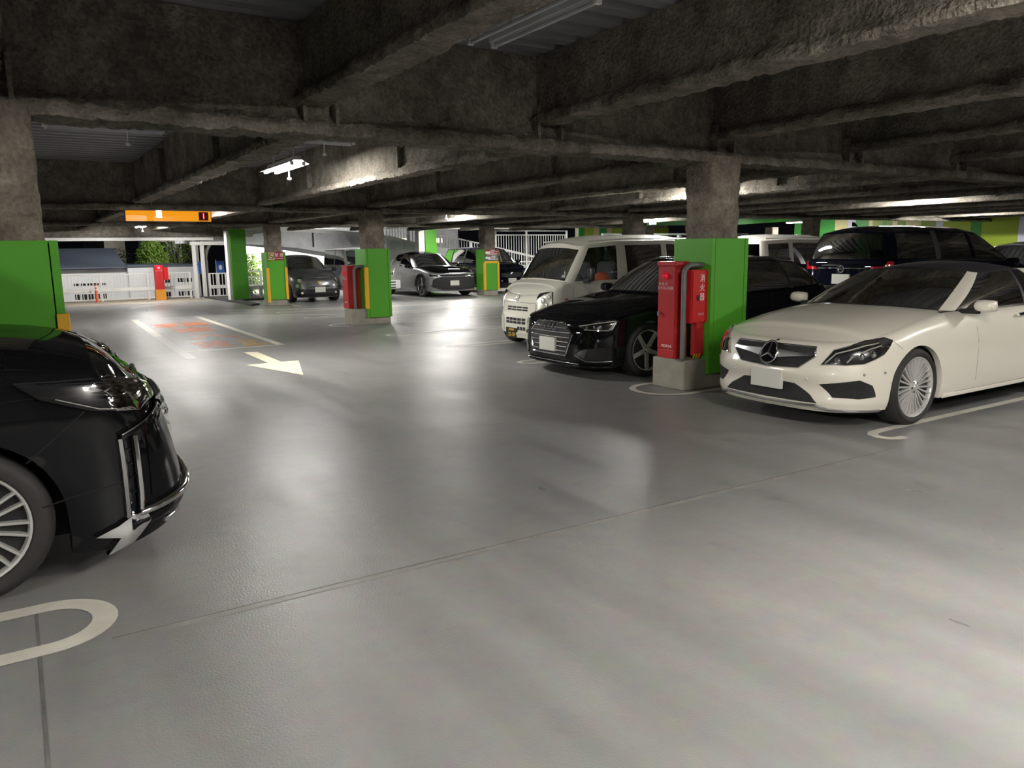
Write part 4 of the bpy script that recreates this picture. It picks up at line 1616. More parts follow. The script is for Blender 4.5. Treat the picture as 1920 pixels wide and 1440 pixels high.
SPEC['people_carrier'] = dict(
    plan=[(0, 0), (.02, .3), (.08, .55), (.22, .74), (.5, .84), (.9, .87), (4.6, .87), (4.95, .83), (5.08, .6), (5.12, .3), (5.13, 0)],
    F=[(.2, .05), (.4, 0), (.8, .08), (1.05, .25)], B=[(.2, .03), (.5, 0), (1.3, .05)],
    W=[(.2, .03), (.4, 0), (1.3, .03)],
    zt=[(0, 1.0), (.4, 1.1), (.9, 1.2), (1.4, 1.25), (5.13, 1.31)],
    zb=[(0, .2), (5.13, .26)],
    zc=[(0, 1.0), (.15, 1.08), (.5, 1.18), (.9, 1.26), (5.13, 1.32)],
    arches=[(.95, .34, .375), (4.15, .34, .375)], r=.08)
SPEC['hatch'] = dict(
    plan=[(0, 0), (.02, .3), (.07, .52), (.2, .72), (.45, .84), (.8, .875), (3.4, .875), (4.0, .82), (4.25, .5), (4.3, 0)],
    F=[(.15, .05), (.3, 0), (.55, .03), (.72, .08), (.85, .2)], B=[(.2, .05), (.5, 0), (1, .1)],
    W=[(.15, .04), (.3, 0), (.7, 0), (.95, .06)],
    zt=[(0, .76), (.2, .78), (.5, .84), (.9, .90), (1.3, .95), (4.3, 1.0)],
    zb=[(0, .18), (.45, .18), (4.3, .25)],
    zc=[(0, .76), (.12, .82), (.4, .90), (.9, .98), (1.2, 1.0), (4.3, 1.0)],
    arches=[(.85, .32, .35), (3.45, .32, .35)], r=.09)
PLACE = {'convertible': (5.60, 4.60, 0), 'estate': (5.58, 7.95, 0), 'kei_van': (6.70, 10.48, 0), 'minivan': (.72, 4.97, 2),
         'minicar': (8.14, 24.0, 1), 'crossover': (12.68, 23.35, 1), 'jeep': (10.12, 24.05, 1), 'compact_van': (15.35, 24.1, 1),
         'people_carrier': (17.0, 8.3, 2), 'kei_van2': (14.9, 10.35, 2), 'hatch': (.80, 8.15, 2)}
# ------------------------------------------------------------------ the cars
def car_root(key, name, label, cat='car', spec=None):
    x, y, r = PLACE[key]
    root = tag(empty(name, (x, y, 0), r * PI / 2), label, cat)
    return root, Car(**SPEC[spec or key])


def headlamp(c, root, poly, sides=(1, -1), balls=(), strips=(), base='lamp_black', lens='lens', off=0.004, ball='chrome'):
    for sg in sides:
        h = c.patch('headlamp', root, poly, MAT[base], off=off, n=10, mm=16, sides=(sg,))
        for (q, z, r) in balls:
            p, nrm = c.at(q * sg, z, off - r * 0.3)
            MB().ball(p, (r * 0.55, r, r), 14, 10).build('reflector', MAT[ball], h, smooth=60)
        for pts, r in strips:
            c.tube('light_strip', h, pts, r, MAT['lamp_chrome'], off=off + 0.004, sides=(sg,))
        c.patch('lamp_lens', h, poly, MAT[lens], off=off + 0.014, n=8, mm=12, sides=(sg,), depth=0.018)


def four_wheels(root, c, key, W, rots=(0.1, 0.4, 0.8, 0.3), inset=0.03):
    k = 0
    for (ax, az, ar) in c.arches:
        for sg in (1, -1):
            add_wheel(root, key, (ax, sg * (W / 2 - inset), az), sg, rots[k % 4])
            k += 1


def ring_tube(c, q0, z0, r, off, n=24):
    pts = []
    for k in range(n):
        a = 2 * PI * k / n
        p, _ = c.at(q0 + r * math.cos(a), z0 + r * math.sin(a), off)
        pts.append(p)
    return pts


# ---------------- white convertible
root, c = car_root('convertible', 'convertible_car', 'white convertible with a black soft roof and cream seats, nearest car on the right', 'car')
PW = MAT['pearl_white']
c.arches = [(.885, .335, .362), (3.645, .335, .362)]
c.shell(root, PW, [('front_bumper', .53), ('front_fender', 1.81), ('door', 3.16), ('rear_fender', 4.2), ('rear_bumper', 4.7)])
c.lid('bonnet', root, PW, 0, 1.50, p=3.2)
c.lid('scuttle', root, MAT['black_plastic'], 1.50, 1.66, p=3.2)
c.lid('boot_lid', root, PW, 3.80, 4.7)
base = [(1.24, 0, .985), (1.30, .40, .98), (1.46, .69, .957), (1.57, .78, .952), (2.72, .825, .965), (2.77, .825, .965), (3.25, .81, .972), (3.78, .70, .98), (3.95, .45, .99), (4.0, 0, .995)]
top = [(2.14, 0, 1.315), (2.15, .30, 1.31), (2.20, .53, 1.285), (2.27, .59, 1.272), (2.78, .615, 1.30), (2.82, .615, 1.30), (3.02, .60, 1.29), (3.10, .54, 1.28), (3.16, .35, 1.29), (3.17, 0, 1.30)]
c.house(root, base, top, ['glass_w', 'glass_w', 'pillar', 'glass_s', 'trim', 'glass_q', 'soft', 'soft', 'glass_r'],
        {'glass_w': ('windscreen', MAT['glass_clear']), 'glass_s': ('side_window', MAT['glass_clear']), 'glass_q': ('quarter_window', MAT['glass_tint']), 'glass_r': ('rear_window', MAT['glass_dark']),
         'frame': ('roof_frame', MAT['soft_top']), 'pillar': ('windscreen_pillar', PW), 'trim': ('window_divider', MAT['black_plastic']), 'soft': ('soft_top_panel', MAT['soft_top'])},
        t0=0.03, t1=0.96, crown=0.075, rooftype='soft_top', roofmat=MAT['soft_top'])
cabin(root, 1.4, 4.0, 1.5, .45, .95, 1.62, (1.95, .37, .92))
seats(root, [(2.55, .37), (2.55, -.37), (3.35, .33), (3.35, -.33)], MAT['leather_cream'], w=.48, h=.60, zb=.46)
underbody(root, 4.7, 1.786, z=.17, tracks=((.885, .362), (3.645, .362)))
wheel_parts('fine', .335, .262, .235, 13, 'fine', MAT['alloy'])
four_wheels(root, c, 'fine', 1.786, inset=.025)
g = c.patch('grille', root, [(-.42, .69), (.42, .69), (.435, .62), (.31, .522), (0, .507), (-.31, .522), (-.435, .62)], MAT['mesh_black'], off=.004, n=12, mm=24)
c.tube('grille_surround', g, [(-.42, .692), (0, .694), (.42, .692), (.437, .62), (.312, .520), (0, .504), (-.312, .520), (-.437, .62)], .008, MAT['chrome'], off=.006, closed=True)
for sg in (1, -1):
    c.patch('grille_bar', g, [(.085, .578), (.085, .648), (.24, .634), (.42, .640), (.425, .622), (.24, .602)], MAT['satin_metal'], off=.022, n=8, mm=10, sides=(sg,), depth=.02)
st = MB().tube(ring_tube(c, 0, .606, .088, .032, 32), .010, 8, closed=True)
ctr, _ = c.at(0, .606, .034)
for k in range(3):
    a = PI / 2 + 2 * PI * k / 3
    p, _ = c.at(.084 * math.cos(a), .606 + .084 * math.sin(a), .034)
    st.tube([ctr, p], .008, 6, rs=[.013, .005])
st.build('star_emblem', MAT['chrome'], g, smooth=50)
c.patch('emblem_disc', g, [(.09 * math.cos(2 * PI * k / 20), .606 + .09 * math.sin(2 * PI * k / 20)) for k in range(20)], MAT['gloss_black'], off=.026, n=10, mm=10, depth=.03)
c.patch('bonnet_badge', root, [(.02 * math.cos(2 * PI * k / 10) - .0, .722 + .006 * math.sin(2 * PI * k / 10)) for k in range(10)], MAT['black_plastic'], off=.004, n=4, mm=6)
hp = [(.50, .556), (.575, .68), (.82, .75), (1.06, .777), (1.13, .757), (1.01, .652), (.835, .58), (.70, .566)]
headlamp(c, root, hp, balls=((.62, .60, .03), (.80, .64, .035), (.90, .66, .035), (.73, .635, .02), (1.0, .72, .016)),
         strips=(([(.53, .57), (.60, .655), (.82, .72), (1.06, .757)], .006), ([(.70, .585), (.74, .645), (.88, .70), (1.05, .735)], .006)))
c.patch('fog_intake', root, [(.50, .394), (.826, .446), (.93, .40), (.965, .33), (.975, .30), (.826, .284), (.615, .29)], MAT['mesh_black'], off=.003, sides=(1, -1))
c.patch('lower_intake', root, [(-.50, .232), (.50, .232), (.43, .295), (.277, .378), (0, .392), (-.277, .378), (-.43, .295)], MAT['mesh_black'], off=.003, mm=24)
c.tube('lip_trim', root, [(-1.06, .175), (-.60, .185), (-.48, .212), (0, .205), (.48, .212), (.60, .185), (1.06, .175)], .013, MAT['satin_metal'], off=.004, sub=8)
c.plate(root, 0, .40, m=MAT['plate_white'], off=.02)
for q, z in ((.86, .49), (.40, .43), (1.06, .50)):
    for sg in (1, -1):
        p, _ = c.at(q * sg, z, .001)
        MB().ball(p, .011, 10, 6).build('park_sensor', MAT['silver_paint'] if q != .40 else PW, root, smooth=60)
gaps(c, root, [[(c.s_x(1.81), .90), (c.s_x(1.81), .21)], [(c.s_x(3.16), .90), (c.s_x(3.16), .25)], [(1.13, .765), (1.26, .68)], [(2.11, .235), (3.42, .235)]], w=.0016, m='gap_soft')
for sg in (1, -1):
    c.tube('sill_trim', root, [(c.s_x(1.30), .215), (c.s_x(3.2), .215)], .022, PW, off=.004, sides=(sg,), sub=12)
    h = c.tube('door_handle', root, [(3.14, .86), (3.34, .865)], .016, MAT['chrome'], off=.03, sides=(sg,))
    c.tube('waist_trim', root, [(2.12, .955), (3.9, .968)], .007, MAT['chrome'], off=-.03, sides=(sg,), sub=14)
    mirror_(root, 1.68, sg * .985, 1.0, sg, PW, s=(.09, .095, .056))
headlamp(c, root, [(c.Smax - .72, .72), (c.Smax - .30, .74), (c.Smax - .30, .86), (c.Smax - .80, .84)], base='tail_red')
c.plate(root, c.Smax - .001, .55, back=True, m=MAT['plate_white'])

# ---------------- black estate car
root, c = car_root('estate', 'estate_car', 'glossy black estate car with a barred chrome grille, left of the red cabinet', 'car')
BK = MAT['gloss_black']
c.shell(root, BK, [('front_bumper', .50), ('front_fender', 1.62), ('front_door', 2.66), ('rear_door', 3.32), ('rear_fender', 4.3), ('rear_bumper', 4.73)])
c.lid('bonnet', root, BK, 0, 1.52, p=3)
c.lid('scuttle', root, MAT['black_plastic'], 1.52, 1.74, p=3)
c.lid('load_cover', root, MAT['cabin_dark'], 4.0, 4.6)
c.lid('boot_lid', root, BK, 4.5, 4.73)
base = [(1.27, 0, .985), (1.32, .42, .98), (1.52, .72, .955), (1.72, .83, .945), (2.62, .86, .955), (2.68, .86, .955), (3.50, .84, .975), (3.56, .84, .975), (4.25, .74, 1.0), (4.5, .45, 1.02), (4.54, 0, 1.02)]
top = [(1.95, 0, 1.385), (1.98, .32, 1.38), (2.06, .55, 1.35), (2.30, .60, 1.345), (2.7, .615, 1.37), (2.75, .615, 1.37), (3.45, .60, 1.36), (3.50, .60, 1.36), (3.93, .53, 1.32), (4.08, .33, 1.34), (4.1, 0, 1.345)]
c.house(root, base, top, ['glass_w', 'glass_w', 'body', 'glass_s', 'trim', 'glass_q', 'trim', 'glass_q', 'body', 'glass_r'],
        {'glass_w': ('windscreen', MAT['glass_tint']), 'glass_s': ('side_window', MAT['glass_tint']), 'glass_q': ('rear_side_window', MAT['glass_dark']), 'glass_r': ('rear_window', MAT['glass_dark']),
         'frame': ('roof_frame', BK), 'trim': ('window_divider', MAT['black_plastic'])}, crown=.06)
cabin(root, 1.4, 4.5, 1.5, .45, .95, 1.65, (2.0, .37, .92))
seats(root, [(2.6, .37), (2.6, -.37), (3.45, 0), (3.45, -.4), (3.45, .4)], MAT['seat_dark'])
underbody(root, 4.73, 1.84, z=.16, tracks=((.86, .355), (3.68, .355)))
wheel_parts('five', .33, .25, .235, 5, 'five', MAT['alloy'])
four_wheels(root, c, 'five', 1.84, rots=(.3, .63, .1, .5))
for ob in list(root.children):
    pass
gp = [(-.28, .66), (.28, .66), (.44, .53), (.345, .275), (-.345, .275), (-.44, .53)]
g = c.patch('grille', root, gp, MAT['mesh_black'], off=.003, n=14, mm=24)
c.tube('grille_surround', g, gp, .009, MAT['chrome'], off=.006, closed=True, sub=6)
for k, z in enumerate((.60, .545, .49, .435, .38, .325)):
    hw = .28 + .16 * (.66 - z) / .13 if z > .53 else .44 - .095 * (.53 - z) / .255
    c.tube('grille_bar', g, [(-hw + .02, z), (0, z), (hw - .02, z)], .0085, MAT['chrome'], off=.010, sub=8)
for k in range(4):
    MB().tube(ring_tube(c, -.108 + .072 * k, .615, .045, .022 + .004 * (k % 2), 24), .006, 6, closed=True).build('ring_emblem', MAT['chrome'], g, smooth=60)
headlamp(c, root, [(.48, .633), (.74, .69), (1.0, .714), (1.02, .70), (.93, .582), (.666, .586)], balls=((.62, .625, .02), (.72, .63, .02), (.80, .635, .02)),
         strips=(([(.52, .635), (.76, .675), (.98, .70), (.92, .60)], .006), ([(.60, .598), (.74, .594), (.90, .592)], .005)))
c.patch('headlamp_reflector', root, [(.90, .60), (.96, .68), (1.0, .70), (.95, .60)], MAT['satin_metal'], off=.010, sides=(1, -1))
c.patch('side_intake', root, [(.50, .295), (.616, .37), (.95, .405), (.965, .236), (.636, .225)], MAT['mesh_black'], off=.003, sides=(1, -1))
c.patch('intake_blade', root, [(.51, .30), (.56, .345), (.66, .365), (.62, .26)], MAT['alloy_dark'], off=.008, sides=(1, -1))
c.tube('intake_trim', root, [(.50, .29), (.636, .222), (.80, .224), (.97, .232)], .008, MAT['chrome'], off=.008, sides=(1, -1))
c.tube('lip_trim', root, [(-1.0, .16), (-.5, .165), (0, .17), (.5, .165), (1.0, .16)], .016, MAT['gloss_black'], off=.012, sub=8)
c.tube('lip_chrome', root, [(-.55, .19), (0, .195), (.55, .19)], .006, MAT['chrome'], off=.02, sub=8)
c.plate(root, 0, .39, m=MAT['plate_white'], off=.022)
for sg in (1, -1):
    p, _ = c.at(.80 * sg, .47, .0)
    MB().ball(p, (.03, .05, .03), 10, 6).build('bumper_sensor', MAT['lamp_black'], root, smooth=60)
    c.tube('door_handle', root, [(3.0, .86), (3.2, .865)], .014, BK, off=.03, sides=(sg,))
    c.tube('door_handle', root, [(4.0, .88), (4.2, .885)], .014, BK, off=.03, sides=(sg,))
    c.tube('waist_trim', root, [(2.1, .945), (3.2, .962), (4.7, .985)], .006, MAT['chrome'], off=-.02, sides=(sg,), sub=12)
    mirror_(root, 1.74, sg * 1.0, 1.0, sg, BK, s=(.09, .10, .06))
    ry = .585 * sg
    MB().tube([(2.2, ry, 1.37), (2.4, ry, 1.405), (3.5, ry * .98, 1.40), (3.85, ry * .93, 1.365)], .014, 8).build('roof_rail', MAT['satin_metal'], root, smooth=50)
gaps(c, root, [[(2.05, .93), (2.04, .6), (2.1, .2)], [(3.08, .95), (3.08, .2)], [(3.74, .96), (3.70, .7)]])
headlamp(c, root, [(c.Smax - .95, .74), (c.Smax - .45, .76), (c.Smax - .45, .90), (c.Smax - .95, .88)], base='tail_red')

# ---------------- white kei van
def kei_van(key, root, c, paint, front=True, glassA='glass_clear', glassB='glass_dark'):
    c.shell(root, paint, [('front_bumper', .18), ('front_corner', .62), ('front_door', 1.62), ('sliding_door', 2.58), ('rear_side', 3.2), ('rear_end', 3.395)])
    c.lid('bonnet', root, paint, 0, .52, p=4)
    c.lid('scuttle', root, MAT['black_plastic'], .52, .66, p=4)
    base = [(.42, 0, 1.075), (.44, .38, 1.065), (.52, .63, 1.04), (.66, .70, 1.03), (1.52, .715, 1.03), (1.74, .715, 1.03), (2.5, .715, 1.03), (2.62, .715, 1.03), (3.18, .70, 1.03), (3.33, .62, 1.02), (3.36, 0, 1.02)]
    top = [(.82, 0, 1.625), (.84, .34, 1.615), (.90, .55, 1.59), (1.04, .60, 1.615), (1.54, .625, 1.66), (1.72, .625, 1.66), (2.5, .63, 1.67), (2.62, .63, 1.67), (3.16, .61, 1.65), (3.27, .52, 1.65), (3.30, 0, 1.66)]
    c.house(root, base, top, ['glass_w', 'glass_w', 'body', 'glass_s', 'body', 'glass_q', 'body', 'glass_q', 'body', 'glass_r'],
            {'glass_w': ('windscreen', MAT[glassA]), 'glass_s': ('side_window', MAT[glassA]), 'glass_q': ('rear_side_window', MAT[glassB]), 'glass_r': ('rear_window', MAT[glassB]),
             'frame': ('roof_frame', paint)}, t0=.04, t1=.90, crown=.105, bulge=.012)
    cabin(root, .5, 3.3, 1.32, .5, 1.02, .72, (.98, -.33, 1.02))
    seats(root, [(1.5, .33), (1.5, -.33)], MAT['seat_dark'], w=.45, h=.58, zb=.72)
    underbody(root, 3.395, 1.48, z=.22, top=.5, inset=.22, tracks=((.48, .31), (2.88, .31)))
    four_wheels(root, c, 'kei', 1.48, inset=.02)
    gaps(c, root, [[(c.s_x(.62), .96), (c.s_x(.62), .3)], [(c.s_x(1.62), .96), (c.s_x(1.62), .28)], [(c.s_x(2.58), .96), (c.s_x(2.58), .28)]], w=.0022)
    for sg in (1, -1):
        gu = [(x, sg * y, z) for x, y, z in ((1.0, .60, 1.665), (1.8, .625, 1.70), (3.2, .60, 1.69))]
        MB().tube(gu, .012, 6).build('drip_rail', paint, root, smooth=50)
        c.tube('door_handle', root, [(1.78, .93), (1.93, .93)], .014, paint, off=.02, sides=(sg,))
        mirror_(root, .86, sg * .86, 1.16, sg, MAT['black_plastic'], s=(.05, .075, .115))


root, c = car_root('kei_van', 'kei_van', 'white microvan with a black and yellow number plate, behind the black estate car', 'van')
wheel_parts('kei', .265, .155, .15, 8, 'plain', MAT['satin_metal'])
VW = MAT['van_white']
kei_van('kei_van', root, c, VW)
headlamp(c, root, [(.475, .86), (.60, .885), (.715, .90), (.75, .70), (.675, .615), (.475, .618)], balls=((.57, .77, .055), (.65, .70, .04), (.67, .82, .035)), base='lamp_chrome', ball='lamp_chrome',
         strips=(([(.49, .63), (.49, .85)], .006), ([(.6, .63), (.61, .87)], .004)))
c.patch('headlamp_rim', root, [(.72, .90), (.735, .905), (.77, .70), (.69, .61), (.675, .615), (.75, .70)], MAT['black_plastic'], off=.006, sides=(1, -1))
for z in (.635, .595):
    for k in range(4):
        a = -.295 + k * .148
        c.patch('slot', root, [(a, z), (a + .132, z), (a + .132, z + .026), (a, z + .026)], MAT['mesh_black'], off=.002, n=3, mm=6)
for z in (.44, .388):
    for k in range(5):
        a = -.285 + k * .114
        c.patch('slot', root, [(a, z), (a + .098, z), (a + .098, z + .042), (a, z + .042)], MAT['mesh_black'], off=.002, n=3, mm=5)
for k in range(3):
    a = -.285 + k * .075
    c.patch('slot', root, [(a, .29), (a + .062, .29), (a + .062, .345), (a, .345)], MAT['mesh_black'], off=.002, n=3, mm=4)
bb = c.patch('bumper_step', root, [(-.42, .175), (-.08, .175), (-.08, .262), (-.40, .262)], VW, off=.045, n=5, mm=8, depth=.05)
gaps(c, root, [[(-.47, .722), (0, .726), (.47, .722)], [(-.47, .722), (-.47, .60)], [(.47, .722), (.47, .60)], [(-.95, .555), (-.75, .56), (-.33, .50), (-.33, .27)], [(.95, .555), (.75, .56), (.36, .50), (.36, .27)]], sides=(1,), w=.003)
em = MB().tube(ring_tube(c, 0, .785, .042, .008, 24), .005, 6, closed=True)
wing = []
for t_ in (-1, -.5, 0, .5, 1):
    p, _ = c.at(.036 * t_, .785 + .016 * abs(t_) - .010, .008)
    wing.append(p)
em.tube(wing, .004, 6)
em.build('wing_emblem', MAT['chrome'], root, smooth=60)
pl_, M4 = c.plate(root, .09, .243, m=MAT['plate_black'], off=.018)
text('plate_number', '22-38', .085, MAT['plate_yellow'], M4 @ frame4((0, -.026, .0055), (1, 0, 0), (0, 1, 0)), pl_, depth=.0006, sx=.98)
text('plate_region', '高崎480', .045, MAT['plate_yellow'], M4 @ frame4((0, .050, .0055), (1, 0, 0), (0, 1, 0)), pl_, depth=.0006)
for sg in (1, -1):
    p, _ = c.at(1.02 * sg, .777, 0)
    MB().ball(p, (.035, .012, .022), 12, 6).build('side_marker', MAT['tail_red'], root, smooth=60)
MB().tube([(.44, .30, 1.075), (.45, -.05, 1.10), (.47, -.35, 1.085)], .008, 6).build('wiper', MAT['black_plastic'], root)
MB().box(.98, 1.00, -.08, .10, 1.46, 1.53, .01).build('rear_view_mirror', MAT['black_plastic'], root)
t = tag(empty('dash_cloth', (7.85, 10.05, 1.0)), 'orange cloth bundle seen through the white microvan side window', 'bundle')
t.location = (8.25, 10.15, .88)
MB().ball((0, 0, .12), (.24, .20, .17), 14, 10).build('cloth', MAT['orange_cloth'], t, smooth=60)

# ---------------- black minivan, foreground left
root, c = car_root('minivan', 'minivan', 'black minivan with chrome-edged front spoiler, its nose entering at the left edge', 'car')
c.shell(root, BK, [('front_bumper', .60), ('front_fender', 1.62), ('front_door', 2.55), ('sliding_door', 3.55), ('rear_fender', 4.55), ('rear_end', 4.93)])
c.lid('bonnet', root, BK, 0, 1.02, p=3.4)
c.lid('scuttle', root, MAT['black_plastic'], 1.02, 1.32, p=3.4)
base = [(.84, 0, 1.195), (.88, .42, 1.18), (1.05, .74, 1.13), (1.28, .86, 1.10), (2.35, .885, 1.11), (2.47, .885, 1.11), (3.55, .88, 1.12), (3.66, .88, 1.12), (4.55, .84, 1.12), (4.78, .72, 1.12), (4.82, 0, 1.12)]
top = [(1.72, 0, 1.82), (1.74, .36, 1.81), (1.84, .60, 1.78), (2.05, .67, 1.79), (2.42, .70, 1.82), (2.52, .70, 1.82), (3.55, .70, 1.82), (3.66, .70, 1.82), (4.45, .66, 1.79), (4.60, .56, 1.78), (4.64, 0, 1.80)]
c.house(root, base, top, ['glass_w', 'glass_w', 'body', 'glass_s', 'trim', 'glass_q', 'trim', 'glass_q', 'body', 'glass_r'],
        {'glass_w': ('windscreen', MAT['glass_tint']), 'glass_s': ('side_window', MAT['glass_tint']), 'glass_q': ('rear_side_window', MAT['glass_dark']), 'glass_r': ('rear_window', MAT['glass_dark']),
         'frame': ('roof_frame', BK), 'trim': ('window_divider', MAT['black_plastic'])}, crown=.09)
cabin(root, 1.1, 4.7, 1.6, .5, 1.1, 1.3, (1.75, -.4, 1.08))
seats(root, [(2.4, .42), (2.4, -.42), (3.5, .42), (3.5, -.42)], MAT['seat_dark'], w=.5, h=.7, zb=.62)
underbody(root, 4.93, 1.85, z=.19, tracks=((1.01, .405), (4.0, .405)))
wheel_parts('pair', .355, .262, .235, 10, 'pair', MAT['alloy'])
four_wheels(root, c, 'pair', 1.85, inset=.03, rots=(.16, .4, .8, .3))
hp = [(1.41, .985), (.813, .952), (.56, .90), (.42, .865), (.50, .825), (.80, .79), (1.10, .835), (1.32, .91)]
headlamp(c, root, hp, ball='lens_ball', balls=((.72, .872, .028), (.85, .88, .030), (.61, .865, .026), (.53, .855, .022), (.93, .895, .014)),
         strips=(([(.52, .832), (.80, .802), (1.06, .838), (1.25, .905)], .0025), ([(.60, .90), (.9, .925), (1.02, .915), (.95, .885)], .003)), lens='lens')
# grille block between the headlamps
g = c.patch('grille', root, [(-.50, .79), (.50, .79), (.40, .855), (-.40, .855)], MAT['lamp_black'], off=.010, n=8, mm=24)
for z in (.80, .75, .70):
    c.tube('grille_bar', g, [(-.55, z), (0, z), (.55, z)], .010, MAT['chrome'], off=.03, sub=10)
c.tube('grille_surround', g, [(.36, .86), (.43, .81), (.46, .75), (.30, .70), (0, .69), (-.30, .70), (-.46, .75), (-.43, .81), (-.36, .86)], .016, MAT['chrome'], off=.02, sub=5)
c.patch('centre_grille', root, [(-.86, .36), (.86, .36), (.80, .66), (.52, .76), (-.52, .76), (-.80, .66)], MAT['gloss_black'], off=.004, n=12, mm=30)
for sg in (1, -1):
    c.tube('chrome_blade', root, [(.985, .680), (.992, .55), (1.0, .42), (1.006, .290)], .017, MAT['chrome'], off=.006, sides=(sg,), sub=6)
    c.tube('chrome_blade', root, [(.900, .680), (.918, .55), (.933, .42), (.949, .300)], .013, MAT['chrome'], off=.020, sides=(sg,), sub=6)
    c.tube('chrome_blade', root, [(.985, .684), (.80, .72), (.62, .765), (.50, .80)], .014, MAT['gloss_black'], off=.012, sides=(sg,), sub=6)
    c.tube('blade_trim', root, [(.985, .70), (.80, .735), (.60, .785)], .005, MAT['chrome'], off=.026, sides=(sg,), sub=6)
    for k in range(4):
        c.tube('slot_bar', root, [(.93, .62 - k * .07), (.985, .615 - k * .07)], .006, MAT['gloss_black'], off=.004, sides=(sg,))
    # aero blade at the corner of the spoiler
    c.patch('spoiler_blade', root, [(1.16, .232), (1.06, .262), (.99, .300), (.93, .305), (.90, .25), (.98, .17), (1.105, .125), (1.05, .205)], MAT['chrome'], off=.028, n=14, mm=10, sides=(sg,), depth=.032)
lip = []
for k in range(25):
    q = -.96 + 1.92 * k / 24
    p, nrm = c.at(q, .30 + .02 * (1 - (q / .96) ** 2), .016 + .012 * (1 - (q / .96) ** 2))
    lip.append(p)
MB().tube(lip, .022, 8).build('spoiler_edge', MAT['chrome'], root, smooth=60)
MB().tube([p + Vector((.055, 0, -.045)) for p in lip], .045, 8).build('spoiler_body', BK, root, smooth=60)
MB().tube([p + Vector((.05, 0, -.115)) for p in lip[3:-3]], .014, 8).build('spoiler_edge', MAT['chrome'], root, smooth=60)
c.plate(root, 0, .50, m=MAT['plate_white'], off=.006)
gaps(c, root, [[(1.131, .836), (1.26, .74), (1.40, .63)], [(.40, .958), (.9, .975), (1.41, .99)], [(1.95, 1.07), (1.95, .2)], [(2.9, 1.08), (2.9, .22)], [(3.9, 1.08), (3.9, .22)]])
gaps(c, root, [[(1.0, .47), (1.24, .44), (1.36, .415)]], w=.003)
for sg in (1, -1):
    mirror_(root, 1.42, sg * 1.03, 1.16, sg, BK, s=(.10, .12, .09))
    c.tube('door_handle', root, [(2.62, .98), (2.85, .98)], .016, MAT['chrome'], off=.03, sides=(sg,))
    c.tube('sill_trim', root, [(1.85, .20), (4.1, .20)], .012, MAT['chrome'], off=.004, sides=(sg,), sub=10)
headlamp(c, root, [(c.Smax - 1.0, .78), (c.Smax - .5, .80), (c.Smax - .5, 1.0), (c.Smax - 1.0, 1.0)], base='tail_red')

# ---------------- black hatchback behind the left pillar (only its nose shows)
root, c = car_root('hatch', 'hatchback', 'black car whose rounded nose peeks out behind the yellow guard of the left pillar', 'car')
c.shell(root, BK, [('front_bumper', .5), ('front_fender', 1.4), ('front_door', 2.4), ('rear_door', 3.05), ('rear_fender', 3.9), ('rear_bumper', 4.3)])
c.lid('bonnet', root, BK, 0, 1.3, p=3)
base = [(1.05, 0, .99), (1.1, .4, .98), (1.3, .68, .955), (1.48, .78, .95), (2.3, .80, .96), (2.36, .80, .96), (3.2, .79, .98), (3.3, .78, .98), (3.9, .66, 1.0), (4.05, 0, 1.0)]
top = [(1.75, 0, 1.42), (1.77, .3, 1.41), (1.85, .52, 1.39), (2.0, .57, 1.39), (2.4, .59, 1.42), (2.46, .59, 1.42), (3.1, .58, 1.42), (3.2, .57, 1.41), (3.6, .5, 1.38), (3.7, 0, 1.40)]
HK = ['glass_w', 'glass_w', 'body', 'glass_s', 'trim', 'glass_s', 'trim', 'body', 'glass_r']
HM = {'glass_w': ('windscreen', MAT['glass_tint']), 'glass_s': ('side_window', MAT['glass_dark']), 'glass_r': ('rear_window', MAT['glass_dark']), 'frame': ('roof_frame', BK), 'trim': ('window_divider', MAT['black_plastic'])}
c.house(root, base, top, HK, HM, crown=.06)
cabin(root, 1.2, 4.0, 1.4, .45, .95, 1.4)
underbody(root, 4.3, 1.75, tracks=((.85, .35), (3.45, .35)))
four_wheels(root, c, 'five', 1.75)
headlamp(c, root, [(.42, .60), (.52, .70), (.95, .755), (.98, .70), (.7, .60)], balls=((.55, .65, .04), (.66, .67, .04), (.8, .7, .03)))
c.patch('grille', root, [(-.4, .50), (.4, .50), (.42, .60), (-.42, .60)], MAT['mesh_black'])
c.tube('grille_bar', root, [(-.42, .62), (0, .63), (.42, .62)], .012, MAT['chrome'], off=.01, sub=8)
c.plate(root, 0, .42)

# ---------------- grey minicar far off
root, c = car_root('minicar', 'minicar', 'small rounded dark grey car with round lamps, between two green pillars far off', 'car')
GP = MAT['grey_paint']
c.shell(root, GP, [('front_bumper', .46), ('front_fender', 1.25), ('door', 2.35), ('rear_fender', 3.2), ('rear_bumper', 3.62)])
c.lid('bonnet', root, GP, 0, 1.1, p=2.4)
c.lid('scuttle', root, MAT['black_plastic'], 1.1, 1.3)
base = [(.92, 0, 1.02), (.97, .36, 1.005), (1.14, .62, .98), (1.32, .70, .97), (2.2, .74, .98), (2.28, .74, .98), (2.85, .70, .99), (3.1, .62, .99), (3.4, .45, 1.0), (3.47, 0, 1.0)]
top = [(1.50, 0, 1.42), (1.52, .28, 1.41), (1.6, .47, 1.385), (1.75, .53, 1.385), (2.2, .55, 1.41), (2.26, .55, 1.41), (2.6, .54, 1.40), (2.8, .5, 1.38), (3.0, .38, 1.37), (3.05, 0, 1.38)]
HM2 = {'glass_w': ('windscreen', MAT['glass_tint']), 'glass_s': ('side_window', MAT['glass_tint']), 'glass_r': ('rear_window', MAT['glass_tint']), 'frame': ('roof_frame', GP), 'trim': ('window_divider', MAT['black_plastic'])}
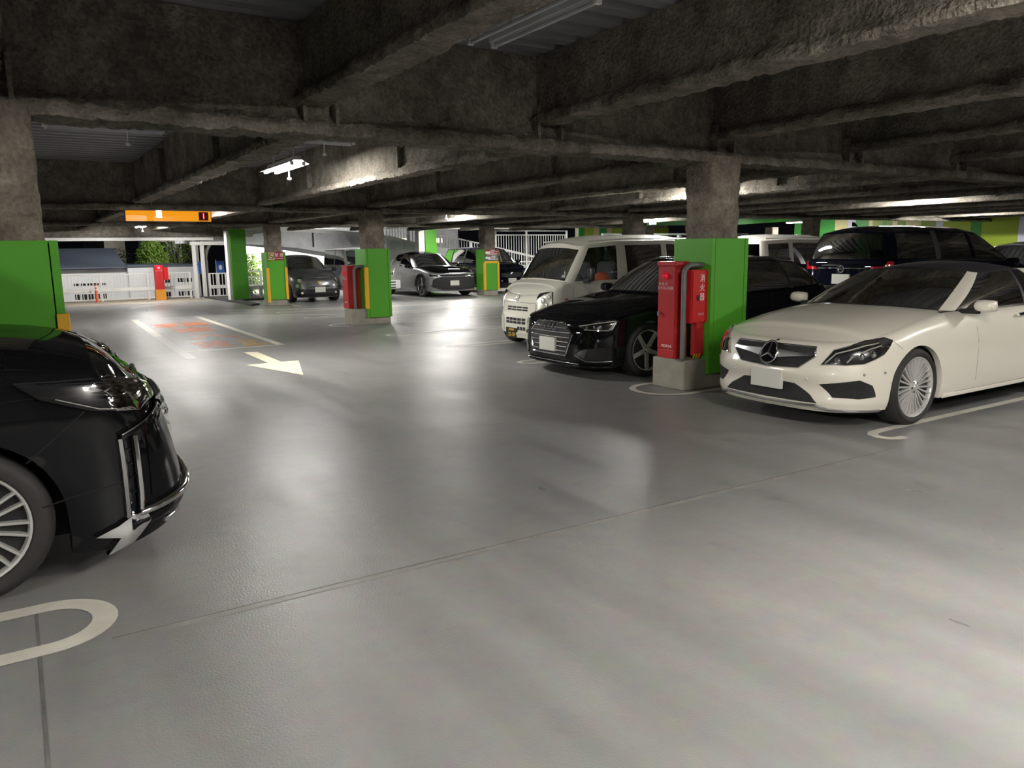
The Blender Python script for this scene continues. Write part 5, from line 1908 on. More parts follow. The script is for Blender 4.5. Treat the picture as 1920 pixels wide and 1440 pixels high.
c.house(root, base, top, ['glass_w', 'glass_w', 'body', 'glass_s', 'trim', 'glass_s', 'body', 'body', 'glass_r'], HM2, crown=.08)
cabin(root, 1.1, 3.3, 1.3, .45, .95, 1.25, (1.6, .33, .95))
seats(root, [(2.1, .33), (2.1, -.33)], MAT['seat_dark'], zb=.5)
underbody(root, 3.62, 1.62, tracks=((.72, .34), (3.02, .34)))
wheel_parts('dark', .31, .22, .2, 9, 'plain', MAT['alloy_dark'])
four_wheels(root, c, 'dark', 1.62, inset=.02)
for q, z, r in ((.60, .70, .075), (.70, .52, .06)):
    circ = [(q + r * math.cos(2 * PI * k / 16), z + r * math.sin(2 * PI * k / 16)) for k in range(16)]
    headlamp(c, root, circ, balls=((q, z, r * .6),), base='lamp_chrome', ball='lamp_chrome')
c.patch('lower_intake', root, [(-.72, .18), (.72, .18), (.80, .30), (.66, .42), (.3, .34), (-.3, .34), (-.66, .42), (-.80, .30)], MAT['mesh_black'], mm=26)
for sg in (1, -1):
    p, _ = c.at(.55 * sg, .30, .01)
    MB().ball(p, .04, 10, 6).build('fog_lamp', MAT['lamp_chrome'], root, smooth=60)
    mirror_(root, 1.22, sg * .92, 1.0, sg, MAT['black_plastic'], s=(.08, .08, .06))
c.patch('upper_slot', root, [(-.30, .465), (.30, .465), (.33, .50), (-.33, .50)], MAT['mesh_black'])
c.tube('slot_trim', root, [(-.42, .475), (-.32, .51), (.32, .51), (.42, .475)], .010, MAT['chrome'], off=.006)
c.patch('shield_badge', root, [(.035, .585), (.045, .61), (.04, .66), (-.04, .66), (-.045, .61), (-.035, .585), (0, .57)], MAT['badge_yellow'], off=.01)
c.plate(root, 0, .40, off=.03)
gaps(c, root, [[(1.55, .96), (1.55, .2)], [(2.75, .97), (2.70, .25)]])

# ---------------- silver crossover
root, c = car_root('crossover', 'crossover_car', 'silver crossover with black bonnet and front, parked far off left of the yellow-framed pillar', 'car')
SP = MAT['silver_paint']
c.shell(root, SP, [('front_bumper', .52), ('front_fender', 1.55), ('front_door', 2.7), ('rear_door', 3.4), ('rear_fender', 4.4), ('rear_bumper', 4.92)])
c.lid('bonnet', root, BK, 0, 1.5, p=3)
c.lid('scuttle', root, MAT['black_plastic'], 1.5, 1.75)
base = [(1.28, 0, 1.03), (1.33, .42, 1.02), (1.55, .72, .99), (1.75, .82, .98), (2.75, .84, 1.0), (2.8, .84, 1.0), (3.6, .80, 1.03), (4.1, .70, 1.06), (4.4, .45, 1.07), (4.45, 0, 1.07)]
top = [(2.1, 0, 1.46), (2.12, .32, 1.45), (2.2, .53, 1.42), (2.4, .58, 1.42), (2.85, .60, 1.46), (2.9, .60, 1.46), (3.4, .58, 1.43), (3.65, .5, 1.40), (3.8, .35, 1.40), (3.85, 0, 1.41)]
HM3 = dict(HM2)
HM3['frame'] = ('roof_frame', SP)
c.house(root, base, top, ['glass_w', 'glass_w', 'body', 'glass_s', 'trim', 'glass_s', 'body', 'body', 'glass_r'], HM3, crown=.07, roofmat=BK)
cabin(root, 1.4, 4.3, 1.5, .5, 1.0, 1.65, (2.05, .37, .98))
seats(root, [(2.6, .37), (2.6, -.37)], MAT['seat_dark'], zb=.5)
underbody(root, 4.92, 1.84, z=.2, tracks=((.95, .395), (3.8, .395)))
wheel_parts('big', .36, .28, .22, 5, 'five', MAT['alloy_dark'])
four_wheels(root, c, 'big', 1.84, inset=.02)
c.patch('nose_band', root, [(-.98, .70), (.98, .70), (1.02, .76), (.8, .78), (-.8, .78), (-1.02, .76)], MAT['lamp_black'], off=.008, mm=30)
c.tube('light_bar', root, [(-.92, .765), (-.5, .755), (0, .75), (.5, .755), (.92, .765)], .011, MAT['lamp_chrome'], off=.014, sub=8)
c.patch('grille', root, [(-.66, .25), (.66, .25), (.92, .36), (.86, .60), (.6, .68), (-.6, .68), (-.86, .60), (-.92, .36)], MAT['mesh_black'], off=.005, mm=30)
c.tube('lip_trim', root, [(-.95, .40), (-.85, .33), (-.62, .25), (0, .24), (.62, .25), (.85, .33), (.95, .40)], .012, MAT['chrome'], off=.012, sub=5)
for (ax, az, arr) in c.arches:
    for sg in (1, -1):
        pts = [(c.s_x(ax - arr * 1.02 * math.cos(PI * k / 14)), az + (arr + .03) * math.sin(PI * k / 14)) for k in range(15)]
        c.tube('arch_trim', root, pts, .03, MAT['black_plastic'], off=.0, sides=(sg,), sub=1)
c.plate(root, .10, .47, m=MAT['plate_white'], off=.02)
for sg in (1, -1):
    mirror_(root, 1.75, sg * 1.02, 1.04, sg, BK, s=(.09, .10, .07))
gaps(c, root, [[(2.05, .98), (2.05, .25)], [(3.1, 1.0), (3.1, .25)]])

# ---------------- beige boxy off-roader, mostly hidden by the second pillar
root, c = car_root('jeep', 'boxy_offroader', 'boxy grey off-roader with white bumper, half hidden behind the second green pillar', 'car')
BG = MAT['beige_grey']
c.shell(root, BG, [('front_wing', 1.05), ('door', 2.2), ('rear_side', 3.2), ('rear_end', 3.395)])
c.lid('bonnet', root, BG, 0, 1.0, p=5)
c.lid('scuttle', root, MAT['black_plastic'], 1.0, 1.2)
base = [(.98, 0, 1.12), (1.0, .38, 1.115), (1.06, .62, 1.10), (1.15, .68, 1.10), (2.1, .69, 1.10), (2.2, .69, 1.10), (3.2, .69, 1.10), (3.3, .62, 1.10), (3.35, 0, 1.10)]
top = [(1.28, 0, 1.62), (1.29, .36, 1.62), (1.33, .56, 1.60), (1.42, .61, 1.62), (2.1, .62, 1.63), (2.2, .62, 1.63), (3.2, .62, 1.62), (3.28, .56, 1.62), (3.3, 0, 1.62)]
HM4 = dict(HM2)
HM4['frame'] = ('roof_frame', BG)
c.house(root, base, top, ['glass_w', 'glass_w', 'body', 'glass_s', 'body', 'glass_s', 'body', 'glass_r'], HM4, crown=.06, bulge=.008, roofmat=MAT['bright_white'])
cabin(root, 1.1, 3.3, 1.2, .55, 1.08, 1.2)
underbody(root, 3.395, 1.46, z=.3, inset=.2, tracks=((.62, .38), (2.9, .38)))
four_wheels(root, c, 'kei', 1.46)
MB().box(-.14, .10, -.74, .74, .33, .62, .05).build('bumper', MAT['bright_white'], root, smooth=40)
mb = MB()
for z in (.56, .47, .39):
    mb.box(-.145, -.135, .1, .55, z - .025, z + .012)
    mb.box(-.145, -.135, -.55, -.1, z - .025, z + .012)
mb.build('bumper_slot', MAT['mesh_black'], root)
for sg in (1, -1):
    cc = [(.52 + .10 * math.cos(2 * PI * k / 16), .82 + .10 * math.sin(2 * PI * k / 16)) for k in range(16)]
    headlamp(c, root, cc, sides=(sg,), balls=((.52, .82, .07),), base='lamp_chrome')
c.patch('grille', root, [(-.38, .72), (.38, .72), (.38, .92), (-.38, .92)], MAT['mesh_black'])

# ---------------- black compact van with yellowed lamp
root, c = car_root('compact_van', 'compact_van', 'black boxy compact van with yellowed headlamps, just behind the yellow-framed pillar', 'van')
DB = MAT['deep_blue_black']
c.shell(root, DB, [('front_bumper', .42), ('front_fender', 1.3), ('front_door', 2.3), ('sliding_door', 3.05), ('rear_side', 3.9), ('rear_end', 4.15)])
c.lid('bonnet', root, DB, 0, .92, p=3)
c.lid('scuttle', root, MAT['black_plastic'], .92, 1.15)
base = [(.72, 0, 1.12), (.76, .4, 1.11), (.9, .68, 1.08), (1.08, .77, 1.06), (2.1, .80, 1.07), (2.2, .80, 1.07), (3.1, .80, 1.08), (3.2, .80, 1.08), (3.9, .74, 1.08), (4.0, .6, 1.08), (4.05, 0, 1.08)]
top = [(1.35, 0, 1.60), (1.37, .34, 1.59), (1.47, .56, 1.56), (1.62, .62, 1.57), (2.12, .64, 1.60), (2.22, .64, 1.60), (3.1, .64, 1.60), (3.2, .64, 1.60), (3.8, .60, 1.58), (3.9, .5, 1.58), (3.92, 0, 1.58)]
HM5 = dict(HM2)
HM5['frame'] = ('roof_frame', DB)
HM5['glass_w'] = ('windscreen', MAT['glass_clear'])
HM5['glass_q'] = ('rear_side_window', MAT['glass_dark'])
c.house(root, base, top, ['glass_w', 'glass_w', 'body', 'glass_s', 'trim', 'glass_q', 'trim', 'glass_q', 'body', 'glass_r'], HM5, crown=.07, bulge=.02)
cabin(root, .9, 4.0, 1.45, .45, 1.02, 1.05)
underbody(root, 4.15, 1.69, tracks=((.8, .345), (3.4, .345)))
four_wheels(root, c, 'dark', 1.69)
mat('yellowed_lamp', (.55, .52, .22), .2, coat=.8)
headlamp(c, root, [(.50, .66), (.52, .80), (.92, .86), (1.0, .80), (.82, .68)], balls=((.7, .75, .05),), base='yellowed_lamp')
c.patch('grille', root, [(-.4, .58), (.4, .58), (.45, .68), (-.45, .68)], MAT['mesh_black'])
c.tube('grille_bar', root, [(-.42, .70), (0, .71), (.42, .70)], .012, MAT['chrome'], off=.01)
c.plate(root, 0, .45)
for sg in (1, -1):
    mirror_(root, 1.1, sg * .96, 1.12, sg, DB, s=(.08, .09, .07))

# ---------------- black people carrier seen from behind, nose to the right
root, c = car_root('people_carrier', 'people_carrier', 'large black people carrier seen from behind over the white convertible roof', 'car')
c.shell(root, DB, [('front_bumper', .55), ('front_fender', 1.55), ('front_door', 2.6), ('sliding_door', 3.6), ('rear_side', 4.75), ('tailgate', 5.13)])
c.lid('bonnet', root, DB, 0, 1.1, p=3)
c.lid('scuttle', root, MAT['black_plastic'], 1.1, 1.35)
base = [(.86, 0, 1.27), (.9, .42, 1.26), (1.08, .70, 1.25), (1.32, .80, 1.25), (2.42, .83, 1.28), (2.56, .83, 1.28), (3.55, .83, 1.30), (3.70, .83, 1.30), (4.78, .80, 1.30), (4.98, .68, 1.30), (5.05, 0, 1.30)]
top = [(1.9, 0, 1.77), (1.92, .36, 1.76), (2.0, .56, 1.73), (2.18, .62, 1.74), (2.5, .66, 1.76), (2.62, .66, 1.76), (3.55, .67, 1.77), (3.70, .67, 1.77), (4.68, .65, 1.75), (4.84, .55, 1.75), (4.88, 0, 1.77)]
HM6 = dict(HM5)
HM6['glass_s'] = ('side_window', MAT['glass_clear'])
HM6['trim'] = ('window_pillar', MAT['grey_paint'])
c.house(root, base, top, ['glass_w', 'glass_w', 'body', 'glass_s', 'body', 'glass_s2', 'trim', 'glass_q', 'body', 'glass_r'], dict(HM6, glass_s2=('middle_window', MAT['glass_tint']), glass_r=('rear_window', MAT['glass_dark'])), crown=.11, bulge=.02)
cabin(root, 1.1, 4.9, 1.5, .5, 1.1, 1.3)
seats(root, [(2.3, .4), (2.3, -.4), (3.3, .4), (3.3, -.4)], MAT['seat_dark'], zb=.62, h=.62)
underbody(root, 5.13, 1.74, tracks=((.95, .375), (4.15, .375)))
four_wheels(root, c, 'five', 1.74)
SM = c.Smax
for sg in (1, -1):
    c.patch('tail_lamp', root, [(SM - .92, 1.14), (SM - .50, 1.14), (SM - .54, 1.19), (SM - .74, 1.20), (SM - .78, 1.275), (SM - .92, 1.275)], MAT['tail_red'], off=.008, sides=(sg,))
    mirror_(root, 1.45, sg * .99, 1.2, sg, DB, s=(.10, .11, .09))
c.tube('tailgate_trim', root, [(SM - .48, 1.16), (SM - .25, 1.165), (SM - .01, 1.165)], .014, MAT['chrome'], off=.01, sides=(1, -1))
mb = MB()
st_c, _ = c.at(SM - .001, 1.15, .02)
rp = [st_c + Vector((-.0, .055 * math.cos(2 * PI * k / 20), .055 * math.sin(2 * PI * k / 20))) for k in range(20)]
mb.tube(rp, .008, 6, closed=True)
for k in range(3):
    a = PI / 2 + 2 * PI * k / 3
    mb.tube([st_c, st_c + Vector((0, .052 * math.cos(a), .052 * math.sin(a)))], .006, 6)
mb.build('star_emblem', MAT['chrome'], root)
c.plate(root, SM - .001, .98, back=True)
MB().prism([(4.72, 1.86), (4.86, 1.86), (4.86, 1.93), (4.82, 1.93)], 'y', -.012, .012).build('fin_antenna', DB, root)
c.plate(root, 0, .5)

# ---------------- white microvan in the far row, seen from behind
root, c = car_root('kei_van2', 'kei_van', 'white microvan seen from behind, between the near pillar and the black people carrier', 'van', spec='kei_van')
kei_van('kei_van2', root, c, MAT['rear_van_white'], front=False, glassB='glass_dark')
c.patch('tail_lamp', root, [(c.Smax - .72, .62), (c.Smax - .58, .62), (c.Smax - .58, .95), (c.Smax - .72, .95)], MAT['tail_red'], sides=(1, -1))
c.plate(root, c.Smax - .001, .5, back=True)

# ---------------- dark car at the right edge
PLACE['edge_car'] = (18.6, 9.5, 0)
root, c = car_root('edge_car', 'hatchback', 'dark grey car cut off by the right edge, beyond the people carrier bonnet', 'car', spec='hatch')
c.shell(root, GP, [('front_bumper', .5), ('front_fender', 1.4), ('front_door', 2.4), ('rear_door', 3.05), ('rear_fender', 3.9), ('rear_bumper', 4.3)])
c.lid('bonnet', root, GP, 0, 1.3, p=3)
base = [(1.05, 0, .99), (1.1, .4, .98), (1.3, .68, .955), (1.48, .78, .95), (2.3, .80, .96), (2.36, .80, .96), (3.2, .79, .98), (3.3, .78, .98), (3.9, .66, 1.0), (4.05, 0, 1.0)]
top = [(1.75, 0, 1.52), (1.77, .3, 1.51), (1.85, .52, 1.49), (2.0, .57, 1.49), (2.4, .59, 1.52), (2.46, .59, 1.52), (3.1, .58, 1.52), (3.2, .57, 1.51), (3.6, .5, 1.48), (3.7, 0, 1.50)]
c.house(root, base, top, HK, dict(HM, frame=('roof_frame', GP), glass_s=('side_window', MAT['glass_clear'])), crown=.06)
cabin(root, 1.2, 4.0, 1.4, .45, .95, 1.4)
underbody(root, 4.3, 1.75, tracks=((.85, .35), (3.45, .35)))
four_wheels(root, c, 'five', 1.75)
# ------------------------------------------------------------------ the open side at the back
ground = struct(MB().box(-60, 90, 31.2, 120, -1.1, -1.0).build('ground', MAT['asphalt']))


def rail_fence(name, x0, x1, y, label, z_top, z_bot, posts, band=None, extra=(), pitch=0.105, group=None, slope=None):
    t = tag(empty(name, ((x0 + x1) / 2, y, 0)), label, 'fence', group)
    cx = (x0 + x1) / 2
    MB().box(x0 - cx, x1 - cx, -0.02, 0.02, z_top - 0.04, z_top, 0.004).build('top_rail', MAT['white_steel'], t)
    zb2 = z_bot
    if slope is None:
        MB().box(x0 - cx, x1 - cx, -0.015, 0.015, z_bot, z_bot + 0.04).build('bottom_rail', MAT['white_steel'], t)
    else:
        MB().prism([(x0 - cx, slope[0]), (x1 - cx, slope[1]), (x1 - cx, slope[1] + .05), (x0 - cx, slope[0] + .05)], 'y', -0.015, 0.015).build('bottom_rail', MAT['white_steel'], t)
    for z in extra:
        MB().box(x0 - cx, x1 - cx, -0.015, 0.015, z - 0.02, z + 0.02).build('middle_rail', MAT['white_steel'], t)
    if band:
        MB().box(x0 - cx, x1 - cx, -0.06, -0.03, band[0], band[1], 0.004).build('guard_band', MAT['white_steel'], t)
    for px_ in posts:
        MB().box(px_ - cx - 0.035, px_ - cx + 0.035, -0.035, 0.035, 0, z_top, 0.004).build('post', MAT['white_steel'], t)
    mb = MB()
    x = x0 + 0.06
    ztop_b = extra[0] if extra else z_top - 0.04
    while x < x1:
        zlo = z_bot
        mb.box(x - cx - 0.012, x - cx + 0.012, -0.008, 0.008, zlo, ztop_b)
        x += pitch
    stuff(mb.build('balusters', MAT['white_steel'], t))
    return t


rail_fence('bar_fence', -3.2, 5.42, 29.85, 'low white bar fence along the back edge, left of the tall white posts', 0.92, 0.05, (-3.1, -1.2, 0.7, 2.55, 4.0, 5.38), band=(0.33, 0.45))
rail_fence('bar_fence', 5.96, 6.62, 29.6, 'short white bar fence between the tall white posts and the green post', 0.87, 0.03, (6.0, 6.3, 6.58), band=(0.32, 0.44))
rail_fence('bar_fence', 6.75, 7.7, 29.0, 'white bar fence behind the white concrete bench', 0.93, 0.4, (6.78, 7.15, 7.65), extra=(0.7,))
rail_fence('tall_bar_fence', 18.3, 22.3, 30.15, 'tall white bar fence rising beside the black compact van', 2.40, 0.1, (18.34, 19.98, 22.25), extra=(2.2, 1.0), slope=(1.60, .78), pitch=0.135)
for k, (x, lab) in enumerate(((5.56, 'left one of the two tall white steel posts at the back fence'), (5.84, 'right one of the two tall white steel posts, with a dark drainpipe'))):
    t = tag(empty('steel_post', (x, 29.7, 0)), lab, 'post')
    MB().box(-0.06, 0.06, -0.06, 0.06, 0, 2.12, 0.008).build('shaft', MAT['white_steel'], t)
    MB().box(-0.09, 0.09, -0.09, 0.09, 0, 0.02).build('base_plate', MAT['white_steel'], t)
    if k == 1:
        MB().tube([(0.085, -0.05, 0), (0.085, -0.05, 2.0)], 0.018, 6).build('drainpipe', MAT['black_plastic'], t)
struct(MB().box(5.45, 6.7, 29.6, 29.75, 1.86, 1.98).build('trim_1', MAT['white_steel']))
struct(MB().box(-12, 6.2, 29.45, 29.8, 2.02, 2.12).build('trim_2', MAT['white_steel']))
# green post with white side
for x0, x1, y, z1, lab, w0 in ((6.14, 6.64, 26.7, 2.33, 'slim tall green post with a white edge, left of the no-smoking pillar', .10), (14.07, 14.57, 28.5, 2.40, 'slim tall green post with a white edge, behind the silver crossover roof', .27)):
    t = tag(empty('green_post', ((x0 + x1) / 2, y, 0)), lab, 'post')
    h = (x1 - x0) / 2
    zs = [0.05, .62, 1.25, 1.85, z1]
    for a, b in zip(zs[:-1], zs[1:]):
        MB().box(-h, h, 0, .45, a + .003, b - .003, .003).build('cladding_panel', MAT['green_panel'], t)
    MB().box(-h - w0, -h - .005, .05, .4, 0, z1 - .05, .006).build('white_edge', MAT['white_steel'], t)
    MB().box(-h + .02, h - .02, .02, .43, 0, z1 - .02).build('core', MAT['concrete'], t)
MB_ = tag(empty('bracket', (6.79, 26.9, 2.08)), 'small white bracket sticking out right of the slim green post', 'bracket')
MB().box(-.16, .16, 0, .1, 0, .16, .006).build('box', MAT['white_steel'], MB_)
# concrete bench / guard
t = tag(empty('bench', (6.95, 27.4, 0)), 'low white bench-like guard on three legs beside the no-smoking pillar', 'bench')
MB().box(-.55, .33, -.09, .12, .32, .46, .01).build('beam', MAT['white_steel'], t)
for x in (-.42, -.08, .26):
    MB().box(x - .05, x + .05, -.06, .08, 0, .32, .004).build('leg', MAT['white_steel'], t)
struct(MB().prism([(5.75, 29.9), (5.98, 23.9), (6.3, 24.2), (6.35, 26.6), (7.5, 27.0), (7.5, 29.9)], 'z', 0.002, 0.045).build('kerb', MAT['dark_kerb']))
# red cabinet on its orange base, bollard
t = tag(empty('fire_cabinet', (4.30, 29.35, 0)), 'distant red cabinet with a side box, standing on an orange base by the fence', 'cabinet')
MB().box(-.16, .17, -.12, .12, 0, .36, .01).build('base', MAT['base_orange'], t)
MB().box(-.14, .14, -.1, .1, .36, 1.19, .008).build('body', MAT['red_paint'], t)
MB().box(-.13, .13, -.112, -.1, .44, 1.12, .004).build('door', MAT['red_paint'], t)
MB().box(.14, .30, -.05, .09, .68, 1.12, .008).build('side_box', MAT['red_bright'], t)
MB().ball((0, -.12, 1.10), (.045, .03, .03), 10, 6).build('beacon', MAT['led_dot'], t, smooth=60)
text('lettering', '粉末消火設備', .036, MAT['pale_print'], frame4((0, -.1135, 1.0), (1, 0, 0), (0, 0, 1)), t, depth=.0005)
t = tag(empty('bollard', (2.36, 29.5, 0)), 'slim orange bollard with pale bands in front of the white bar fence', 'bollard')
MB().tube([(0, 0, 0), (0, 0, .60)], .04, 12).build('shaft', MAT['bollard_orange'], t, smooth=40)
for z in (.40, .50):
    MB().tube([(0, 0, z), (0, 0, z + .05)], .0415, 12).build('band', MAT['white_print'], t, smooth=40)
MB().tube([(0, 0, 0), (0, 0, .03)], .09, 12).build('base', MAT['bollard_orange'], t)

# low white building beyond the fence
t = tag(empty('low_building', (3.0, 35, -1)), 'low white building with a blue-grey roof beyond the left fence', 'building')
MB().box(-9, .93, 0, 5, 0, 2.02).build('wall', MAT['white_wall'], t)
MB().box(.95, 3.6, -.5, 5, 0, 2.08).build('wall', MAT['white_wall'], t)
MB().box(.93, 3.62, -.55, 5, 2.08, 2.14).build('coping', MAT['roof_blue'], t)
mb = MB().prism([(-.25, 2.04), (-.25, 2.09), (3.5, 2.85), (3.5, 2.80)], 'x', -9, .93)
mb.build('roof', MAT['roof_blue'], t)
for (xa, xb, za, zb_) in ((-.95, .15, 1.38, 1.47), (-.95, .15, .78, 1.05), (1.85, 2.45, 1.42, 1.55), (2.75, 3.3, 1.42, 1.58), (1.85, 2.45, .75, 1.05), (2.75, 3.3, .75, 1.05)):
    yy = -.012 if xa < .9 else -.512
    f = MB().box(xa, xb, yy, yy + .02, za, zb_).build('window', MAT['gap_black'], t)
    n = int((xb - xa) / .2)
    for k in range(1, n):
        MB().box(xa + (xb - xa) * k / n - .02, xa + (xb - xa) * k / n + .02, yy - .012, yy, za, zb_).build('slat', MAT['white_wall'], f)

# night backdrop: dark blocks, trees, lit facade
t = tag(empty('dark_building', (-4, 56, -1)), 'dark building block in the night behind the low white building', 'building')
MB().box(-14, 8, 0, 6, 0, 9).build('wall', MAT['night_building'], t)
for i in range(6):
    for j in range(2):
        MB().box(-12 + i * 3, -10.4 + i * 3, -.05, 0, 1.6 + j * 2.6, 3.2 + j * 2.6).build('window', MAT['gap_black'], t)
t = tag(empty('pale_building', (4.9, 47, -1)), 'pale grey corner of a building between the dark block and the tree', 'building')
MB().box(-.55, .45, 0, 3, 0, 6).build('wall', MAT['concrete'], t)
MB().box(-.60, .50, -.05, 3.05, 6, 6.15).build('coping', MAT['concrete'], t)
t = tag(empty('lit_building', (7.5, 46, -1)), 'brightly lit pale facade behind the leafy tree', 'building')
MB().box(-1.1, 1.35, 0, 4, 0, 5).build('wall', MAT['bright_facade'], t)
for x in (-.8, .5):
    MB().box(x, x + .5, -.03, 0, 2.0, 3.2).build('window', MAT['gap_black'], t)
t = tag(empty('lit_wall', (11.5, 38.5, -1)), 'dazzling lit wall seen over the small grey car roof', 'wall')
MB().box(-2.3, 3.2, 0, .3, 0, 3.4).build('wall_face', MAT['bright_facade'], t)
for x in (-1.1, -.2, .8, 1.8):
    MB().box(x - .02, x + .02, -.25, -.21, .9, 2.4).build('mullion', MAT['galv_steel'], t)
MB().box(-.55, -.35, -.6, -.4, 0, 3.2).build('dark_post', MAT['black_plastic'], t)


def tree(x, y, z, rx, rz, n, m, label, leaf=.085, trunk=True, seed=1):
    rnd = random.Random(seed)
    t = tag(empty('tree', (x, y, z)), label, 'tree')
    mb = MB()
    for i in range(n):
        a, b = rnd.uniform(0, 2 * PI), rnd.uniform(-1, 1)
        r = rnd.uniform(.25, 1) ** .6
        p = Vector((rx * r * math.cos(a) * math.sqrt(1 - b * b), rx * r * math.sin(a) * math.sqrt(1 - b * b), rz * r * b + rz * 1.6))
        u = Vector((rnd.uniform(-1, 1), rnd.uniform(-1, 1), rnd.uniform(-1, 1))).normalized()
        v = u.orthogonal().normalized()
        s = leaf * rnd.uniform(.6, 1.3)
        mb.add([p - u * s, p + v * s * .45, p + u * s, p - v * s * .45], [(0, 1, 2, 3)])
    stuff(mobj('foliage', mb.v, mb.f, m, t))
    if trunk:
        b = MB().tube([(0, 0, 0), (.05, 0, rz * .8), (0, .05, rz * 1.6)], .08, 8, rs=[.10, .08, .05])
        for k in range(5):
            a = k * 1.3
            b.tube([(0, 0, rz * (.8 + .12 * k)), (rx * .5 * math.cos(a), rx * .5 * math.sin(a), rz * (1.3 + .15 * k))], .03, 6, rs=[.04, .015])
        b.build('trunk', MAT['bark'], t, smooth=50)
    return t


tree(5.9, 41.8, -1, .75, 1.3, 2600, MAT['leaf'], 'leafy tree lit from the side above the distant red cabinet', seed=3)
tree(7.3, 43.5, -1, .7, 1.7, 1300, MAT['leaf'], 'thin-leaved tree standing against the lit pale facade', leaf=.07, seed=9)
tree(8.9, 36.0, -1, .8, 1.0, 1800, MAT['leaf'], 'green bush beside the dazzling wall, left of the small grey car', seed=5)
tree(1.2, 44.0, -1, 1.3, 1.2, 900, MAT['leaf_dark'], 'dark shrub behind the blue-grey roof', seed=7)
tree(4.4, 43.5, -1, 1.4, 1.1, 900, MAT['leaf_dark'], 'dark shrub right of the pale building corner', seed=8)
for x, lab in ((6.55, 'blue banner left behind the short white fence'), (7.25, 'blue banner with a pale mark behind the short white fence')):
    t = tag(empty('banner', (x, 33.5, -1)), lab, 'banner')
    MB().tube([(-.17, 0, 0), (-.17, 0, 2.3)], .015, 6).build('pole', MAT['galv_steel'], t)
    MB().box(-.15, .15, -.005, .005, 1.75, 2.25).build('cloth', MAT['blue_banner'], t)
    if x > 7:
        MB().ball((0, -.008, 2.0), (.07, .004, .10), 10, 6).build('print', MAT['white_print'], t)
# street beyond: dim parapet so the dark has some form
t = tag(empty('arched_structure', (9.6, 42, -1)), 'dim arched metal structure in the dark behind the short white fence', 'structure')
ring = [(1.2 * math.cos(PI * k / 14), 0, 2.2 + 1.3 * math.sin(PI * k / 14)) for k in range(15)]
MB().tube(ring, .08, 6).build('arch', MAT['concrete'], t)
for x in (-1.2, 1.2):
    MB().box(x - .08, x + .08, -.08, .08, 0, 2.25).build('leg', MAT['concrete'], t)

# ------------------------------------------------------------------ sloping ramp outside
t = tag(empty('ramp', (0, 30.3, 0)), 'grey concrete ramp with a white edge descending to the right outside', 'ramp')
topl = [(5.6, 2.56), (8.0, 2.52), (10.0, 2.46), (12.0, 2.33), (13.44, 2.16), (14.64, 1.88), (15.8, 1.68), (17.6, 1.33), (20.5, .72), (23.0, .15)]
bot = [(23.0, -.3), (17.4, -.2), (15.5, .45), (13.62, .92), (11.66, 1.36), (9.5, 1.72), (8.3, 1.85), (5.6, 1.95)]
MB().prism([(x, z - .13) for x, z in topl] + bot, 'y', 0, 3.2).build('slab', MAT['ramp_concrete'], t)
MB().prism([(x, z) for x, z in topl] + [(x, z - .14) for x, z in topl[::-1]], 'y', -.03, .14).build('white_edge', MAT['white_steel'], t)
for x, zz in ((10.1, 2.3),):
    MB().box(x - .03, x + .03, -.02, 0, 1.75, zz).build('joint', MAT['dark_kerb'], t)


def zt_(x):
    return float(np.interp(x, [p[0] for p in topl], [p[1] for p in topl]))


tt = tag(empty('ramp_railing', (0, 30.36, 0)), 'white bar railing on top of the sloping ramp', 'railing')
pp = [(x, .0, zt_(x) + .52) for x in np.linspace(12.6, 21, 16)]
MB().tube(pp, .028, 6).build('handrail', MAT['white_steel'], tt)
for x in (12.7, 14.2, 15.7, 17.2, 18.7):
    MB().box(x - .035, x + .035, -.03, .03, zt_(x) - .02, zt_(x) + .52).build('post', MAT['white_steel'], tt)
mb = MB()
for x in np.arange(12.7, 20.9, .13):
    mb.box(x - .012, x + .012, -.01, .01, zt_(x), zt_(x) + .5)
stuff(mb.build('balusters', MAT['galv_steel'], tt))
# bright upper deck soffit seen past the edge beam, and a dark wall closing the view under it
struct(MB().box(6.2, 24.5, 31.5, 36.0, 2.62, 2.80).build('slab_edge', MAT['white_wall']))
struct(MB().box(12.5, 24.0, 44, 44.3, -1, 6).build('wall_yard', MAT['ramp_concrete']))
for x, lab in ((16.5, 'dim lit van shape beyond the ramp railing'),):
    pass
rnd = random.Random(4)
for k in range(9):
    x = 16.2 + k * .8
    t = tag(empty('lit_window', (x, 44.0, 1.0 + .5 * (k % 3))), 'small lit window in the wall beyond the ramp railing', 'window', 'lit windows beyond the ramp railing')
    MB().box(-.28, .28, -.06, 0, 0, .34).build('window_frame', MAT['white_steel'], t)
    MB().box(-.24, .24, -.07, -.06, .04, .30).build('pane', mat('window_lit', (.9, .85, .7), .5, emit=(1, .9, .7), estr=1.3) if k == 0 else MAT['window_lit'], t)

# ------------------------------------------------------------------ striped walls on the right
def striped(name, along, fixed, edges, cols, z1):
    w = struct(empty(name, (fixed, 0, 0) if along == 'y' else (0, fixed, 0)))
    for (a, b), cm in zip(zip(edges[:-1], edges[1:]), cols):
        if along == 'y':
            MB().box(0, .06, min(a, b) + .004, max(a, b) - .004, 0, z1, .003).build('panel', MAT[cm], w)
        else:
            MB().box(a + .004, b - .004, 0, .06, 0, z1, .003).build('panel', MAT[cm], w)
    if along == 'y':
        struct(MB().box(.06, .3, min(edges), max(edges), 0, 3.3).build('wall_core', MAT['concrete'], w))
    else:
        struct(MB().box(min(edges), max(edges), .06, .3, 0, 3.3).build('wall_core', MAT['concrete'], w))
    return w


